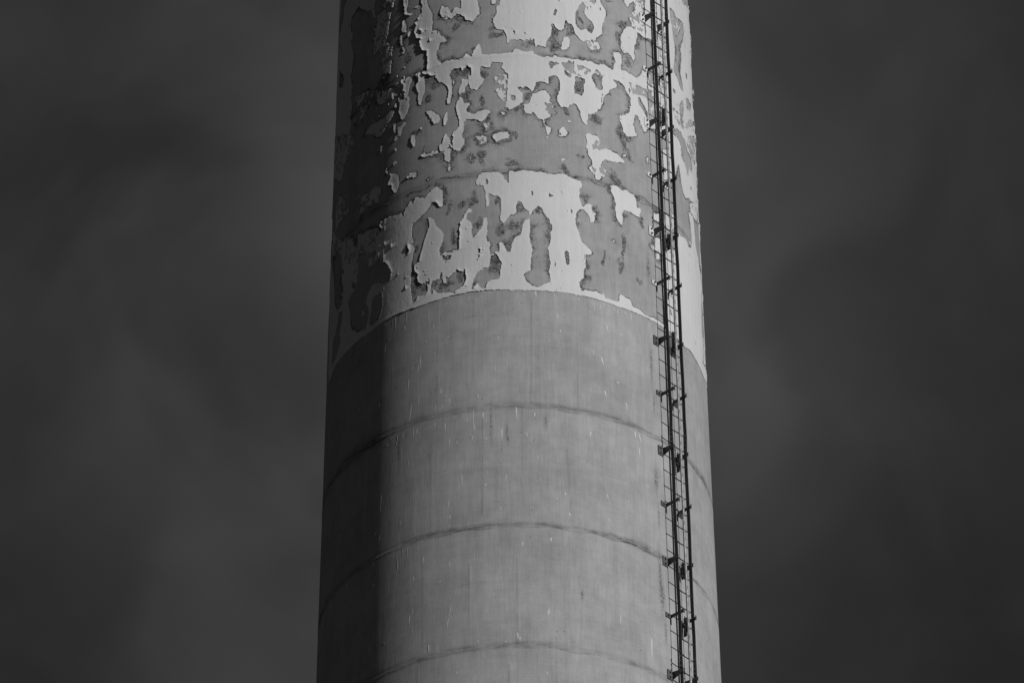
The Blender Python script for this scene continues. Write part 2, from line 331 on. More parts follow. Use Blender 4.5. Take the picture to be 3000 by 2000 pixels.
# ------------------------------------------------------------------ ground
R_G = 20000.0
rings = [0, 20, 60, 150, 400, 1200, 4000, R_G]
gv = [(0, 120, 0)]; gf = []
for r_ in rings[1:]:
    for i in range(48):
        gv.append((r_ * math.cos(i / 48 * 2 * math.pi), 120 + r_ * math.sin(i / 48 * 2 * math.pi), 0))
for i in range(48): gf.append((0, 1 + i, 1 + (i + 1) % 48))
for q in range(len(rings) - 2):
    for i in range(48):
        a = 1 + q * 48 + i; b = 1 + q * 48 + (i + 1) % 48
        gf.append((a, a + 48, b + 48, b))
gm_ = bpy.data.meshes.new("ground"); gm_.from_pydata(gv, [], gf); gm_.update()
ground = link("ground", gm_, ground_material())
ground["kind"] = "structure"
PAINT_EDGES = """
P -8566,91667 -5048,90419 -5190,90157 -5019,89980 -5131,89960 -5288,90224 -5612,90255 -6015,90488 -6260,90509 -6597,90501 -6682,90317 -6467,90025 -6676,89992 -6462,89702 -6371,89492 -6502,89181 -6342,88948 -6523,88798 -6367,88602 -6542,88398 -6382,88165 -6564,88021 -8425,88706 -8472,91523
P -3066,89946 -2904,89914 -2900,89769 -2833,89613 -2704,89445 -2669,89260 -2695,89032 -2587,89058 -2465,89055 -2403,88964 -2236,88840 -2176,88822 -2205,88772 -2340,88793 -2459,88760 -2458,88688 -2533,88630 -2500,88482 -2347,88350 -2184,88369 -1980,88384 -1778,88358 -1607,88391 -1494,88449 -1381,88376 -1102,88600 -1032,88514 -1005,88388 -633,88374 -33,88393 -5,88446 77,88473 267,88421 594,88411 581,87702 67,87693 -173,87943 -281,87998 -335,88088 -498,88111 -607,87992 -771,87947 -936,87886 -977,87863 -1073,87764 -1183,87658 -1266,87700 -1377,87711 -1420,87839 -1448,87913 -1463,88056 -1407,87979 -1337,87990 -1352,88133 -1436,88142 -1506,88211 -1605,88160 -1647,88111 -1690,88170 -1776,88189 -1920,88207 -2006,88175 -2078,88079 -2003,87944 -1987,87800 -2013,87610 -2055,87492 -2142,87505 -2129,87591 -2087,87691 -2117,87801 -2207,87921 -2386,87993 -2507,88093 -2539,88169 -2722,88175 -2801,88243 -2909,88201 -3006,88291 -2803,88332 -2835,88365 -2808,88537 -2859,88725 -3001,88735 -3100,88844 -3120,88955 -3056,88995 -3253,89054 -3322,89158 -3308,89245 -3260,89306 -3312,89380 -3197,89391 -3232,89443 -3135,89494 -3055,89531 -3059,89693 -3109,89739
P -1661,89719 -1146,89667 -1146,89524 -1117,89378 -1089,89232 -1328,89101 -1555,89133 -1585,89226 -1642,89215 -1729,89279 -1845,89311 -1932,89269 -2020,89227 -2109,89276 -2197,89235 -2258,89271 -2349,89313 -2412,89448 -2338,89553 -2246,89484 -2142,89513 -2081,89379 -1992,89349 -1934,89430 -1788,89420 -1672,89397
P -712,89602 -559,89594 -574,89389 -699,89395
P -420,89625 617,89627 599,88670 407,88664 297,88635 189,88678 106,88642 -139,88661 -167,88582 -222,88618 -248,88726 -329,88844 -494,88867 -576,88897 -603,88970 -658,89026 -603,89130 -533,89199 -560,89343 -463,89357
P -200,87961 44,87958 67,87693 254,87553 252,87376 36,87287 -153,87227 -260,87308 -231,87519
S -635,87922 -254,87944 -202,87695 -285,87520 -153,87253 -287,87291 -501,87527 -609,87691
S -3439,89667 -3207,89724 -3074,89660 -3168,89519 -3333,89500
S -4929,89934 -4594,89962 -4348,89822 -4478,89286 -4198,89067 -4287,88557 -4599,88572 -4801,89235 -5056,89168 -5159,89378
S -6317,88726 -5782,88563 -5284,88528 -4748,88331 -4199,88286 -3769,88318 -3662,88240 -3970,88050 -4492,88047 -4733,88062 -5088,88308 -5443,88118 -5838,87999 -6197,88190
S -5455,87649 -5050,87732 -4713,87721 -4478,87778 -4253,87840 -4101,87748 -4317,87611 -4655,87409
S -963,86989 -800,86996 -773,86872 -909,86845
C -1087,88110 -1046,88142 -853,88120 -757,88106 -716,88192 -524,88227 -334,88194 -375,88089 -525,88112 -607,87992 -771,87947 -936,87886 -1046,87930 -1093,88040
C -3176,89234 -3061,89157 -3075,89106 -3173,89108
C -96,87526 12,87525 10,87411 -97,87411
C -8596,91570 -7450,91136 -7490,90791 -8123,90634 -8483,90986
C -77,89375 -36,89393 -51,89303 -78,89313
C -7568,89817 -7071,89385 -7290,89287 -7940,89618
P -3783,90071 -3606,90029 -3602,89920 -3651,89824 -3683,89760 -3698,89692 -3609,89635 -3436,89586 -3470,89567 -3713,89624 -3736,89773 -3775,89854
P -3800,89582 -3751,89507 -3647,89259 -3843,89324 -3829,89419
P -3885,89299 -3827,89186 -3838,89100 -3788,88998 -3743,88934 -3747,88837 -3843,88860 -3773,88888 -3820,88997 -3893,89131
P -3749,89167 -3710,89069 -3744,89050
P -3692,88598 -3659,88532 -3725,88542
P -4319,90030 -4205,90035 -4236,89900 -4295,89934
P -3167,88360 -3070,88304 -2972,88214 -2939,88136 -2904,87988 -2932,87887 -2994,87829 -3068,87667 -3132,87680 -3152,87808 -3139,87911 -3223,88053 -3193,88117 -3129,88121 -3148,88250
P -3839,88318 -3769,88318 -3662,88240 -3630,88303 -3529,88324 -3393,88249 -3457,88175 -3488,88093 -3551,87984 -3616,87911 -3685,87927 -3655,88043 -3742,88064 -3693,88159 -3783,88233
P -3858,87916 -3788,87925 -3650,87901 -3511,87798 -3492,87723 -3572,87618 -3638,87563 -3721,87512 -3773,87525 -3847,87631 -3901,87679 -3854,87809
P -4184,88202 -4121,88194 -4142,88005 -4187,88017
P -4100,87544 -4048,87531 -4028,87306 -4089,87304
P -3908,87399 -3768,87400 -3650,87442 -3631,87385 -3765,87311 -3829,87190 -3918,87212
P -2876,87479 -2768,87485 -2691,87480 -2554,87394 -2388,87314 -2372,87223 -2430,87162 -2549,87156 -2641,87233 -2735,87374 -2843,87429
P -2141,87390 -2139,87275 -2123,87185 -2180,87123 -2179,87026 -2239,87132 -2255,87222 -2198,87319
P -1646,87952 -1547,87905 -1462,87914 -1434,87840 -1532,87780 -1587,87680 -1686,87656 -1728,87608 -1757,87664 -1785,87686 -1715,87783 -1659,87865
P -1728,87590 -1628,87526 -1571,87466 -1432,87434 -1404,87396 -1487,87351 -1500,87265 -1320,87212 -1182,87199 -1072,87243 -909,87267 -773,87232 -746,87186 -854,87140 -936,87057 -1045,87030 -1154,87074 -1319,87097 -1485,87122 -1583,87080 -1596,86994 -1623,86856 -1664,86782 -1961,86820 -1905,86891 -1792,86964 -1722,87009 -1752,87153 -1824,87320 -1859,87395 -1840,87498 -1756,87558
P -449,87190 -341,87169 -261,87150 -369,87117 -436,87155
P -2178,86938 -2118,86842 -2249,86861
P -639,86724 -424,86785 -290,86799 -210,86797 -185,86639 -640,86654
P -4376,88050 -4314,87936 -4352,87946
P -1975,87958 -1917,87950 -1916,87879 -1959,87885
P -86,89617 2830,89875 2838,89733 2853,89699 2944,89627 3006,89585 3050,89504 2993,89350 2926,89283 2904,89154 2881,89007 2660,88932 2657,88878 2382,88833 2216,88772 2056,88821 1971,88882 1916,88964 1862,89073 1717,89074 1648,89156 1618,89090 1599,88963 1484,88916 1330,88955 1262,89030 1177,88997 1202,88909 1143,88762 1000,88628 998,88529 805,88545 654,88520 643,88698 505,88631 451,88665 286,88635 164,88678 -68,88661
P 2351,88792 2473,88847 2656,88842 2806,88761 2742,88714 2525,88651 2406,88676
P 3832,89370 4016,89433 4163,89434 4275,89428 4264,89282 4218,89181 4136,89070 4107,88938 4134,88802 4094,88757 4004,88770 3938,88842 3832,88853 3723,88791 3639,88825 3592,88886 3585,89045 3610,89175 3724,89327
P 3217,88716 3502,88794 3600,88745 3591,88601 3673,88549 3534,88499 3481,88452 3329,88402 3313,88682
P 3755,90069 4792,90341 4706,89402 4502,89363 4310,89383 4238,89436 4164,89452 4017,89451 4114,89529 3971,89565 3976,89638 4189,89781 4257,89924 4148,89977 4012,89889 3897,89798 3775,89840
P 4706,90316 8556,91649 8575,90254 8420,88950 8424,88598 5967,87715 4625,87570 4600,88660 4979,88732 5003,89416 4623,89379
P -153,88404 283,88403 856,88326 1188,88338 1245,88396 1356,88361 1866,88352 2156,88373 2305,88412 2696,88386 2946,88423 3263,88388 3737,88475 4198,88428 4355,88522 4444,88670 4719,88640 4684,87798 4534,87880 4281,88060 4204,88022 4304,87872 4524,87772 4629,87624 4617,87480 4380,87416 4312,87503 4214,87672 4107,87697 3992,87598 4000,87459 3943,87410 3974,87347 4145,87235 3649,87116 3557,87250 3465,87370 3423,87484 3677,87559 3785,87637 3855,87653 3902,87823 3858,87954 3712,88097 3548,88183 3433,88211 3398,88168 3286,88215 3218,88166 3378,88111 3341,88050 3109,87931 2946,87811 2816,87681 2780,87587 2682,87446 2589,87378 2349,87322 2282,87118 2237,87077 2166,87119 2096,87162 2058,87316 1948,87442 1864,87467 1720,87415 1690,87359 1466,87354 1358,87432 1332,87518 1406,87683 1425,87844 1317,87959 1206,87985 1067,87939 1049,87779 954,87791 804,87835 680,87777 596,87632 555,87577 408,87679 247,87765 139,87781 84,87728 -159,87695
P 568,87560 704,87601 841,87652 1005,87617 1099,87535 1069,87445 1109,87412 1218,87367 1269,87213 1131,87185 1075,87110 910,87065 922,86978 975,86911 1124,86903 1095,86813 984,86722 959,86839 908,86942 883,87046 721,87082 588,87155 561,87190 480,87134 345,87149 280,87236 268,87341 429,87362 513,87488
P 1342,86850 1510,86962 1646,86862 1588,86772 1366,86750
P 2214,86863 2304,86928 2508,86893 2505,86837 2240,86796
P 1626,87097 1767,87121 1751,87075 1639,87063
P 139,86777 260,86796 206,86752
C 2205,89602 2322,89539 2350,89489 2271,89406 2314,89340 2431,89260 2520,89230 2593,89152 2575,89078 2509,88969 2449,88986 2331,89039 2180,88990 2093,89005 2006,89047 1967,89185 1956,89273 2019,89406 2082,89504
C 6102,90446 6385,90471 6578,90412 6725,90429 6978,90501 7240,90471 7353,90333 7151,90115 6840,89860 6894,89736 6861,89582 6736,89342 6824,89213 6919,89104 6890,88970 6636,89004 6423,89143 6238,89169 6186,89222 6309,89425 6387,89701 6286,89863 6200,90102 6134,90259
C 7868,91316 8306,91409 8555,91324 7989,91037 7870,91136
C 6530,88612 6858,88816 6903,88655 6766,88359 6559,88392
C 7144,88972 7456,89033 7827,89029 7628,88848 7296,88833
C 7283,89521 7444,89544 7464,89427 7306,89422
C 5992,87900 6244,88037 6567,88060 6688,87961 5967,87715
C 6063,88790 6300,88781 6226,88703 6110,88717
C 1046,88222 1130,88245 1352,88228 1464,88220 1211,88172 1182,88107 1099,88119
C 1545,88121 1685,88083 1798,88043 1753,87975 1682,87994 1570,88018
C 1911,88003 1969,88028 2259,88006 2227,87922 2180,87862 2191,87757 2128,87643 1899,87657 1890,87806 1921,87898
C 2456,88098 2630,88286 2905,88229 2867,88098 2832,88020 2874,87922 2794,87863 2672,87886 2496,87998
C 4102,88120 4211,88112 4095,88030
C 1269,89308 1340,89323 1358,89262 1322,89196 1266,89200
C 3505,87485 3588,87486 3566,87393 3517,87399
C -134,87526 14,87525 13,87410 -108,87411
C 3890,89188 3935,89216 3917,89158
C 4470,87581 4583,87770 4633,87660
S 1465,88256 1864,88299 2448,88256 2968,88240 2870,88169 2535,88199 2143,88034 1827,88064 1574,88142
S 3826,88247 4078,88291 4690,88312 4675,88149 4284,88096 4025,88066
S 4248,90048 4693,90169 4706,89402 4428,89414 4093,89488 3993,89624 4229,89809
S 4638,88635 5706,88957 5673,87884 4673,87672
S 5204,89638 5763,89814 5708,88975 5162,88805
S 6004,88381 6559,88392 7120,88503 8075,88855 8442,88835 6732,88188 6078,88105
S 931,87401 1218,87385 1268,87195 1104,87183 941,87207
S 2322,89539 2505,89567 2590,89420 2495,89351
S 6165,90270 6725,90429 6935,90306 6502,89992 6256,90068
S 2209,89701 2700,89780 2693,89635 2383,89566
S 2352,88810 2748,88840 2805,88726 2465,88650
P 2288,89444 2439,89449 2528,89410 2510,89335 2431,89269 2342,89309 2300,89374
P 1473,88523 1505,88668 1594,88784 1695,88822 1750,88748 1759,88606 1672,88543 1585,88516 1515,88509
S -7914,88513 -6424,87972 -5919,87694 -6795,87575 -7089,87365 -8212,87780 -8530,88393
S -5980,86594 -5614,86579 -5139,86431 -4804,86471 -4558,86331 -4702,86093 -5207,86138 -5572,86061 -5778,86127 -5541,86277
S -5649,85791 -4922,85706 -4591,85507 -4769,85177 -5051,85087 -5445,85035 -5746,85165
S -7549,87148 -6292,86804 -6138,86473 -6936,86403 -7633,86482
S -1235,86751 -882,86724 -855,86617 -1071,86579
P -2235,86889 -2119,86872 -2045,86756 -2058,86653 -2173,86599 -2273,86571 -2361,86602 -2377,86683 -2306,86777
P -1932,86846 -1622,86807 -1580,86697 -1579,86610 -1648,86565 -1732,86505 -1929,86565 -1945,86672
P -2045,86747 -1935,86601 -2001,86596
P -2259,86560 -2158,86597 -2029,86587 -2027,86456 -2041,86388 -2068,86304 -2010,86209 -2037,86134 -2081,86184 -2082,86306 -2184,86391 -2214,86465
P -2994,86646 -2917,86639 -2903,86689 -2871,86639 -2778,86613 -2658,86626 -2598,86642 -2553,86608 -2479,86621 -2420,86603 -2478,86569 -2627,86568 -2808,86566 -2977,86581
P -3379,87103 -3285,87082 -3249,86970 -3278,86844 -3339,86857 -3392,86983
P -4076,87164 -4007,87234 -3918,87229 -3968,87154 -4021,87132
P -4099,86714 -4004,86737 -3942,86692 -4046,86636 -4097,86658
P -4306,86594 -4229,86539 -4119,86519 -4011,86482 -3866,86368 -3801,86273 -3825,86192 -3891,86121 -3959,86077 -4031,86121 -4127,86285 -4274,86324 -4223,86415 -4191,86493
P -3533,86297 -3445,86295 -3397,86337 -3199,86332 -3196,86246 -3362,86238 -3509,86262
P -2437,85899 -2377,85828 -2275,85777 -2244,85651 -2242,85494 -2285,85475 -2372,85515 -2431,85568 -2607,85606 -2695,85552 -2739,85526 -2842,85458 -3084,85375 -3239,85329 -3316,85259 -3328,85158 -3292,85012 -3259,84936 -3321,84932 -3417,84936 -3273,84905 -3224,84808 -3250,84659 -3278,84544 -3304,84343 -4033,84513 -4109,84670 -4201,84746 -4330,84797 -4406,84843 -4466,84919 -4507,85000 -4560,84911 -4712,84867 -4873,84897 -5020,84940 -5047,85034 -4967,85079 -4821,85036 -4809,85171 -4734,85253 -4720,85353 -4783,85423 -4513,85485 -4596,85595 -4521,85626 -4409,85665 -4262,85677 -4081,85639 -3837,85613 -3702,85624 -3615,85517 -3586,85631 -3474,85710 -3364,85790 -3250,85696 -3206,85826 -3096,85812 -2972,85778 -2849,85720 -2730,85819 -2553,85875
P -2720,85340 -2631,85316 -2541,85248 -2510,85156 -2393,85068 -2277,84998 -2233,84939 -2232,84836 -2258,84736 -2328,84661 -2356,84596 -2241,84510 -2211,84419 -1987,84387 -1905,84445 -1906,84566 -1727,84543 -1715,84645 -1702,84799 -1717,84939 -1663,85036 -1691,85074 -1582,85165 -1542,85265 -1420,85356 -1338,85296 -1352,85245 -1474,85223 -1487,85155 -1364,85022 -1323,84914 -1336,84829 -1255,84718 -1149,84812 -989,84956 -963,85092 -870,85086 -870,84844 -883,84672 -831,84617 -778,84632 -752,84544 -778,84459 -753,84320 -779,84219 -831,84119 -858,84206 -936,84125 -1042,84099 -1187,84024 -3163,84314 -3198,84476 -3122,84494 -3031,84510 -2974,84671 -2916,84781 -2830,84937 -2743,85042 -2701,85138
P -2171,84568 -2095,84540 -2127,84403
P -1205,85875 -1138,85973 -963,86004 -535,85989 -377,85931 -338,85825 -193,85752 -73,85838 -46,85907 -111,85986 498,86000 484,85201 327,85249 250,85317 172,85386 54,85394 26,85299 -14,85178 -172,85110 -251,85042 -331,84958 -409,84995 -461,85031 -434,85134 -433,85307 -459,85464 -538,85502 -591,85521 -803,85567 -803,85428 -816,85325 -883,85303 -896,85399 -909,85591 -963,85734 -1070,85768 -1178,85785
P 408,85052 324,85024 245,84954 204,84867 190,84763 111,84694 6,84694 -73,84608 -87,84505 -152,84437 -179,84386 -296,84405 -321,84509 -386,84580 -464,84608 -516,84567 -477,84497 -517,84412 -621,84417 -635,84366 -570,84294 -492,84222 -427,84168 -467,84101 -454,83981 412,83975
P -680,86695 -612,86744 -131,86729 -158,86695 -398,86665 -532,86600 -600,86577
P -4596,85595 -4503,85647 -4497,85533 -4555,85540
P -4262,85677 -4196,85660 -4257,85572
P -1398,86328 -1343,86340 -1343,86279
P -1381,85682 -1340,85687 -1340,85652
P -2782,86125 -2722,86105 -2751,86084
P -4033,86995 -3960,86968 -3975,86902 -4022,86922
P -7191,85870 -6865,85927 -6550,85989 -6572,85893 -6855,85854
C -1122,84517 -1042,84477 -1082,84411 -1081,84308 -1161,84331 -1148,84433
C -3527,84874 -3433,84939 -3396,84793 -3474,84733 -3524,84770
C -896,85869 -816,85855 -829,85760 -896,85782
P -175,85996 143,85994 727,85995 860,85998 967,85969 1128,85971 1346,86006 1400,85993 1537,85997 1646,85965 1811,85922 2035,85924 2061,85849 1986,85735 1968,85611 2033,85480 2072,85399 2247,85510 2361,85492 2386,85409 2412,85344 2529,85362 2467,85283 2448,85176 2331,85124 2293,85239 2238,85301 2127,85363 2014,85348 1887,85289 1855,85164 1837,85040 1916,84946 1995,84818 2075,84708 2240,84627 2323,84570 2320,84501 2150,84485 2104,84367 2127,84250 2055,84172 2039,84101 1015,84002 1045,84192 997,84378 973,84497 1043,84674 1090,84953 973,85067 843,85180 792,85282 687,85320 527,85219 420,85112 382,85215 291,85248 187,85368 43,85403 15,85195 -104,85109 -182,85162
P 379,85042 391,84973 417,84939 311,84868 388,84766 438,84612 462,84475 488,84458 445,84268 429,84044 273,84007 195,83972 -141,83973 -136,84557 -4,84676 153,84728 219,84832 207,84884 274,85006
P 3006,85967 3086,86017 3259,86035 3415,85989 3513,85993 3614,86041 3745,86002 3848,86026 3980,85936 4009,85856 4003,85767 4180,85777 4135,85662 4025,85600 3888,85601 3720,85614 3489,85605 3404,85526 3445,85396 3406,85284 3282,85327 3211,85452 3186,85568 3222,85662 3151,85787 3063,85874
P 2243,86870 2628,86931 2651,86777 2557,86673 2704,86628 2890,86714 3045,86717 3263,86682 3422,86645 3617,86618 3580,86557 3285,86502 3064,86484 2849,86488 2739,86407 2717,86263 2681,86135 2677,86047 2514,86020 2489,86121 2360,86170 2305,86249 2452,86289 2399,86403 2315,86495 2290,86597 2219,86621 2267,86751
P 3524,86711 3660,86762 3640,86711 3538,86679
P 1416,86261 1519,86322 1541,86303 1454,86247
P 943,86719 1065,86727 983,86690
P 3042,84894 3089,84909 3103,84885 3065,84866
P 4710,85849 5129,85935 5113,85774 4697,85706
P 4746,85374 5167,85461 5134,85140 4723,85108
P 4758,85066 4922,85104 4911,84985 4748,84956
P 5294,87294 6115,87574 6045,87095 5589,86790 5298,86700
P 5244,85986 5918,86181 5929,85872 5468,85760 5284,85738
P 5165,85235 5983,85492 5947,85031 5229,84806
P 5701,87703 6156,87852 6107,87133 5845,86820 5591,86808
P 6092,87813 6276,87858 6454,87795 6533,87489 6811,87463 6946,87371 7063,87342 7156,87551 7442,87532 7527,87634 7324,87840 7053,87848 6878,87979 6704,88041 8549,88720 8413,88298 8467,87931 8623,87674 8428,87356 8178,87262 7765,87073 7270,86910 7001,86883 6679,86787 6483,86824 6406,86937 6352,87181 6282,87315 5990,87094
P 5980,85854 6202,85841 6520,85914 6647,85871 6856,85841 6978,85866 7060,86052 7013,86208 6967,86366 6847,86532 7022,86611 7382,86602 7454,86315 7493,86086 7891,85972 7938,85731 5865,85004 5875,85474
P 8025,85919 8741,86168 8437,85933 8191,85876
P 4527,86879 4589,86932 4560,86819 4510,86770
P 4450,86640 4503,86593 4461,86547
S 6902,88093 8510,88687 8518,88161 7911,87793 7438,87882 7075,87944
S 6975,86769 8424,87319 8537,86943 7622,86672 7114,86644
S 2365,86293 2900,86296 2831,86126 2474,86118
S 2301,86861 2686,86888 2706,86663 2466,86624
S 4535,85160 4731,85196 4724,85126 4568,85100
C 1708,85320 1750,85328 1761,85257 1719,85240
C 1478,84450 1573,84468 1625,84413 1607,84257 1551,84200 1513,84265
C 1150,84165 1193,84271 1222,84188 1189,84134
C 3264,85844 3328,85858 3356,85794 3307,85775
C 7830,87956 8171,88066 8221,87970 7883,87905
C 6660,85945 6971,86020 6982,85885 6780,85831 6680,85866
P 6810,85980 6954,86014 6951,85926 6835,85920
P -7864,83593 -8149,84652 -8498,86159 -7757,85953 -6968,85562 -6534,85582 -6136,85325 -5662,85048 -4558,84872 -4485,84939 -4469,84986 -3283,84697 -3311,84582 -3216,84545 -3245,84465 -3305,84374 -3333,84278 -3344,84126 -3290,83909 -3255,83764 -3132,83747 -3004,84639 -478,84339 418,84333 407,83636 -573,83657 -1305,83680 -1896,83660 -2482,83636 -3129,83627 -3762,83656 -4493,83621 -5040,83606 -5569,83606 -6248,83615 -6995,83653
S -8447,86786 -6881,86036 -6012,85771 -5670,85451 -5677,84936 -6521,85477 -7846,85764
C -5712,85358 -5464,85279 -5187,85193 -4970,85128 -5028,85059 -4957,84917 -4873,84893 -4558,84872 -4484,84904 -4558,84872 -5401,85052 -5662,85048
C -5662,85048 -5403,85087 -4873,84893 -4558,84872 -4329,84785 -4181,84703 -4051,84532 -4098,84406 -4202,84373 -4691,84497 -4930,84480 -5089,84373 -5166,84241 -5025,84028 -5054,83832 -5172,83697 -5488,83760 -5893,83923 -6029,84242 -6230,84548 -6125,84650 -5854,84647 -5695,84853
C -4895,84247 -4527,84288 -4449,84224 -4419,83994 -4467,83853 -4573,83728 -4802,83690 -5008,83750 -4977,83911 -4925,84067
C -6906,84628 -6639,84534 -6585,84379 -6763,84150 -6665,83946 -6941,83821 -7510,83684 -7466,84230 -7108,84358
C -5980,84860 -5877,84894 -5768,84824 -5784,84727 -5915,84735
C -7961,86132 -6836,85722 -6800,85468 -6582,84892 -6878,84962 -6573,84820 -6696,84709 -6909,84646 -7272,84776 -7593,85306
C -3255,83747 -3322,83933 -3329,84139 -3305,84374 -3311,84582 -3252,84707 -3004,84657 -3046,84527 -3183,84469 -3164,84345 -3159,84172 -3020,84093 -2898,84035 -2855,84095 -2750,84007 -2718,83882 -2804,83812 -3043,83832 -3102,83750
C -2614,83778 -2644,83869 -2632,83986 -2547,84057 -2347,84059 -2292,84170 -2236,84179 -2220,84056 -2121,84008 -1846,84108 -1792,84187 -1710,84108 -1601,84096 -1561,84186 -1479,83945 -1545,83815 -1680,83771 -1761,83754 -1842,83696 -2007,83735 -2145,83729 -2370,83772 -2515,83881 -2542,83783
C -1318,83716 -1318,83776 -1266,83908 -1174,84037 -963,84107 -831,84115 -753,84231 -726,84350 -569,84342 -427,84182 -468,83892 -728,83835 -858,83808 -910,83701 -963,83704 -1094,83756 -1147,83812 -1199,83765
C 257,84003 413,84023 409,83775 281,83850 231,83935
C -2255,84508 -2156,84493 -2160,84408 -2225,84418
C -2086,84483 -1933,84462 -1973,84382 -2071,84395
C -3551,84137 -3504,84161 -3501,84074 -3549,84085
C -131,83918 -105,83952 -106,83866
C -1161,84379 -1082,84373 -1108,84289
S -2292,84153 -2095,84141 -2038,84013 -2120,83905 -2290,84033
P -5053,85118 -4904,85075 -4936,84911 -5021,84945
P -3856,84810 -3788,84794 -3801,84694 -3852,84715
P -5377,84118 -5287,84107 -5236,84006 -5349,84041
P -164,84330 447,84333 443,84110 403,84023 273,83987 220,83934 296,83816 399,83783 501,83735 630,83705 709,83733 970,83790 1023,83810 989,84048 1032,84171 1010,84358 2150,84473 2103,84347 2141,84231 2054,84151 2050,84048 1965,83968 1907,83893 1904,83807 1984,83748 2151,83779 2235,83790 2376,83803 2632,83775 2677,83808 2775,83714 2981,83717 3209,83744 3230,83834 3279,83895 3451,83888 3577,83873 3670,83808 3731,83745 3930,83757 4031,83748 4098,83713 4271,83688 4527,83721 4717,83730 4993,83723 5245,83728 5239,83676 4988,83670 4304,83654 3127,83634 2258,83648 1177,83650 -170,83631
P 5268,85176 7628,85976 8003,85872 8151,85634 7980,85054 7859,84495 7895,84235 7783,83955 8705,83801 7786,83616 6855,83657 6457,83690 5992,83629 5598,83666 5197,83680 4988,83670 5173,84271
P 8679,86246 8515,86149 8512,86010 8381,85978
P 8161,84606 8305,84488 8233,84035 7916,83935
P 3991,84389 4075,84349 4121,84275 4019,84301
C 1478,84447 1626,84444 1607,84253 1551,84196 1513,84261
C 1155,84162 1193,84268 1222,84184 1189,84134
C 7682,83850 7799,83994 7924,84057 7831,83904
C 6855,83657 6932,83667 6940,83636
C 2570,83679 2613,83669 2555,83660
C 142,83848 181,83926 194,83909 167,83848
C 1641,84068 1665,84122 1670,84105
C -167,84013 -115,84003 -142,83918
"""
GRIME = """-2440,89345,182,107 -1903,89265,203,90 -1728,89180,144,89 -632,88801,193,71 -439,88767,137,72 -936,88010,138,88 -1804,88095,171,71 -2804,87721,184,124 -1544,87569,140,106 -963,87482,109,106 -2566,88014,240,88 196,87252,135,105 -3164,87106,252,71 -1403,87272,138,70 -658,88981,82,89 -1901,89050,174,107 -1548,88100,169,71 -3263,88309,162,71 -1213,88440,139,89 324,88582,164,71 -4518,88550,386,108 -3575,88663,203,108 1255,88771,197,214 1830,88989,116,108 2393,89084,153,108 2058,89250,74,161 477,88586,192,54 192,87693,162,70 431,87486,136,106 186,87270,107,106 734,87743,109,88 1148,87874,139,88 1364,87644,55,124 1603,87262,141,142 2643,87246,183,106 3728,89399,253,72 3567,89023,86,217 3750,88673,179,108 4382,89331,120,91 4213,89108,115,109 2018,87787,146,160 990,86982,82,106 4501,87960,162,145 3791,87726,88,107 3521,87207,102,125 4015,87428,110,90 3177,89762,201,36 1684,88030,85,54 3349,88175,134,36 3010,87841,96,53 2115,88812,118,54 1156,88194,84,36 -35,86707,107,70 1248,88521,112,71 -1098,86337,189,140 -1366,85455,135,139 -2028,85394,85,139 -1666,85365,137,69 -192,85874,132,87 -2188,85729,128,174 -1149,84985,160,103 -358,84820,157,138 -2299,84622,141,104 9,84935,209,121 -648,84195,130,138 -3141,86300,94,53 -2007,85999,693,24 -3099,85925,368,28 -1908,84773,138,138 -644,85455,106,87 249,85300,106,87 -3162,84812,124,104 -2933,86677,62,105 -110,86169,159,87 -3476,84794,64,87 -2437,85907,175,34 2165,85602,143,139 1922,85103,70,261 3234,86151,161,158 3451,86040,165,53 2581,85232,149,87 3954,85565,214,44 3549,85523,134,70 466,84751,131,207 1034,84846,53,207 1541,86120,110,140 1896,85950,169,35 2497,85983,239,22 2794,85980,184,17 3574,86994,154,178 3681,87088,173,45 3324,84956,80,140 3325,84697,63,174 2696,84544,60,139 2197,84243,113,121 4231,85513,149,71 537,84271,78,207 260,84954,105,104 2162,85515,143,35 4053,85989,145,71 2112,86449,115,35 4456,86023,484,15 4839,85955,213,15 3323,84387,95,69 633,85257,132,69 2502,85427,118,70 160,85299,131,104 3798,86800,87,107 -2807,83932,147,69 -3019,84058,151,68 -1628,84013,135,120 -2120,83905,249,86 -623,84053,156,137 -1200,83885,93,120 -727,84247,105,103 -3230,83947,78,138 -2291,84119,71,69 -2545,83937,115,86 -3243,84413,62,138 2163,84097,113,258 2117,84348,85,103 3324,84419,80,105 2690,84402,44,70 2376,83803,115,52 4052,84275,53,35 510,84215,78,155 272,83952,78,68 2016,83872,112,103 3933,84280,40,17"""
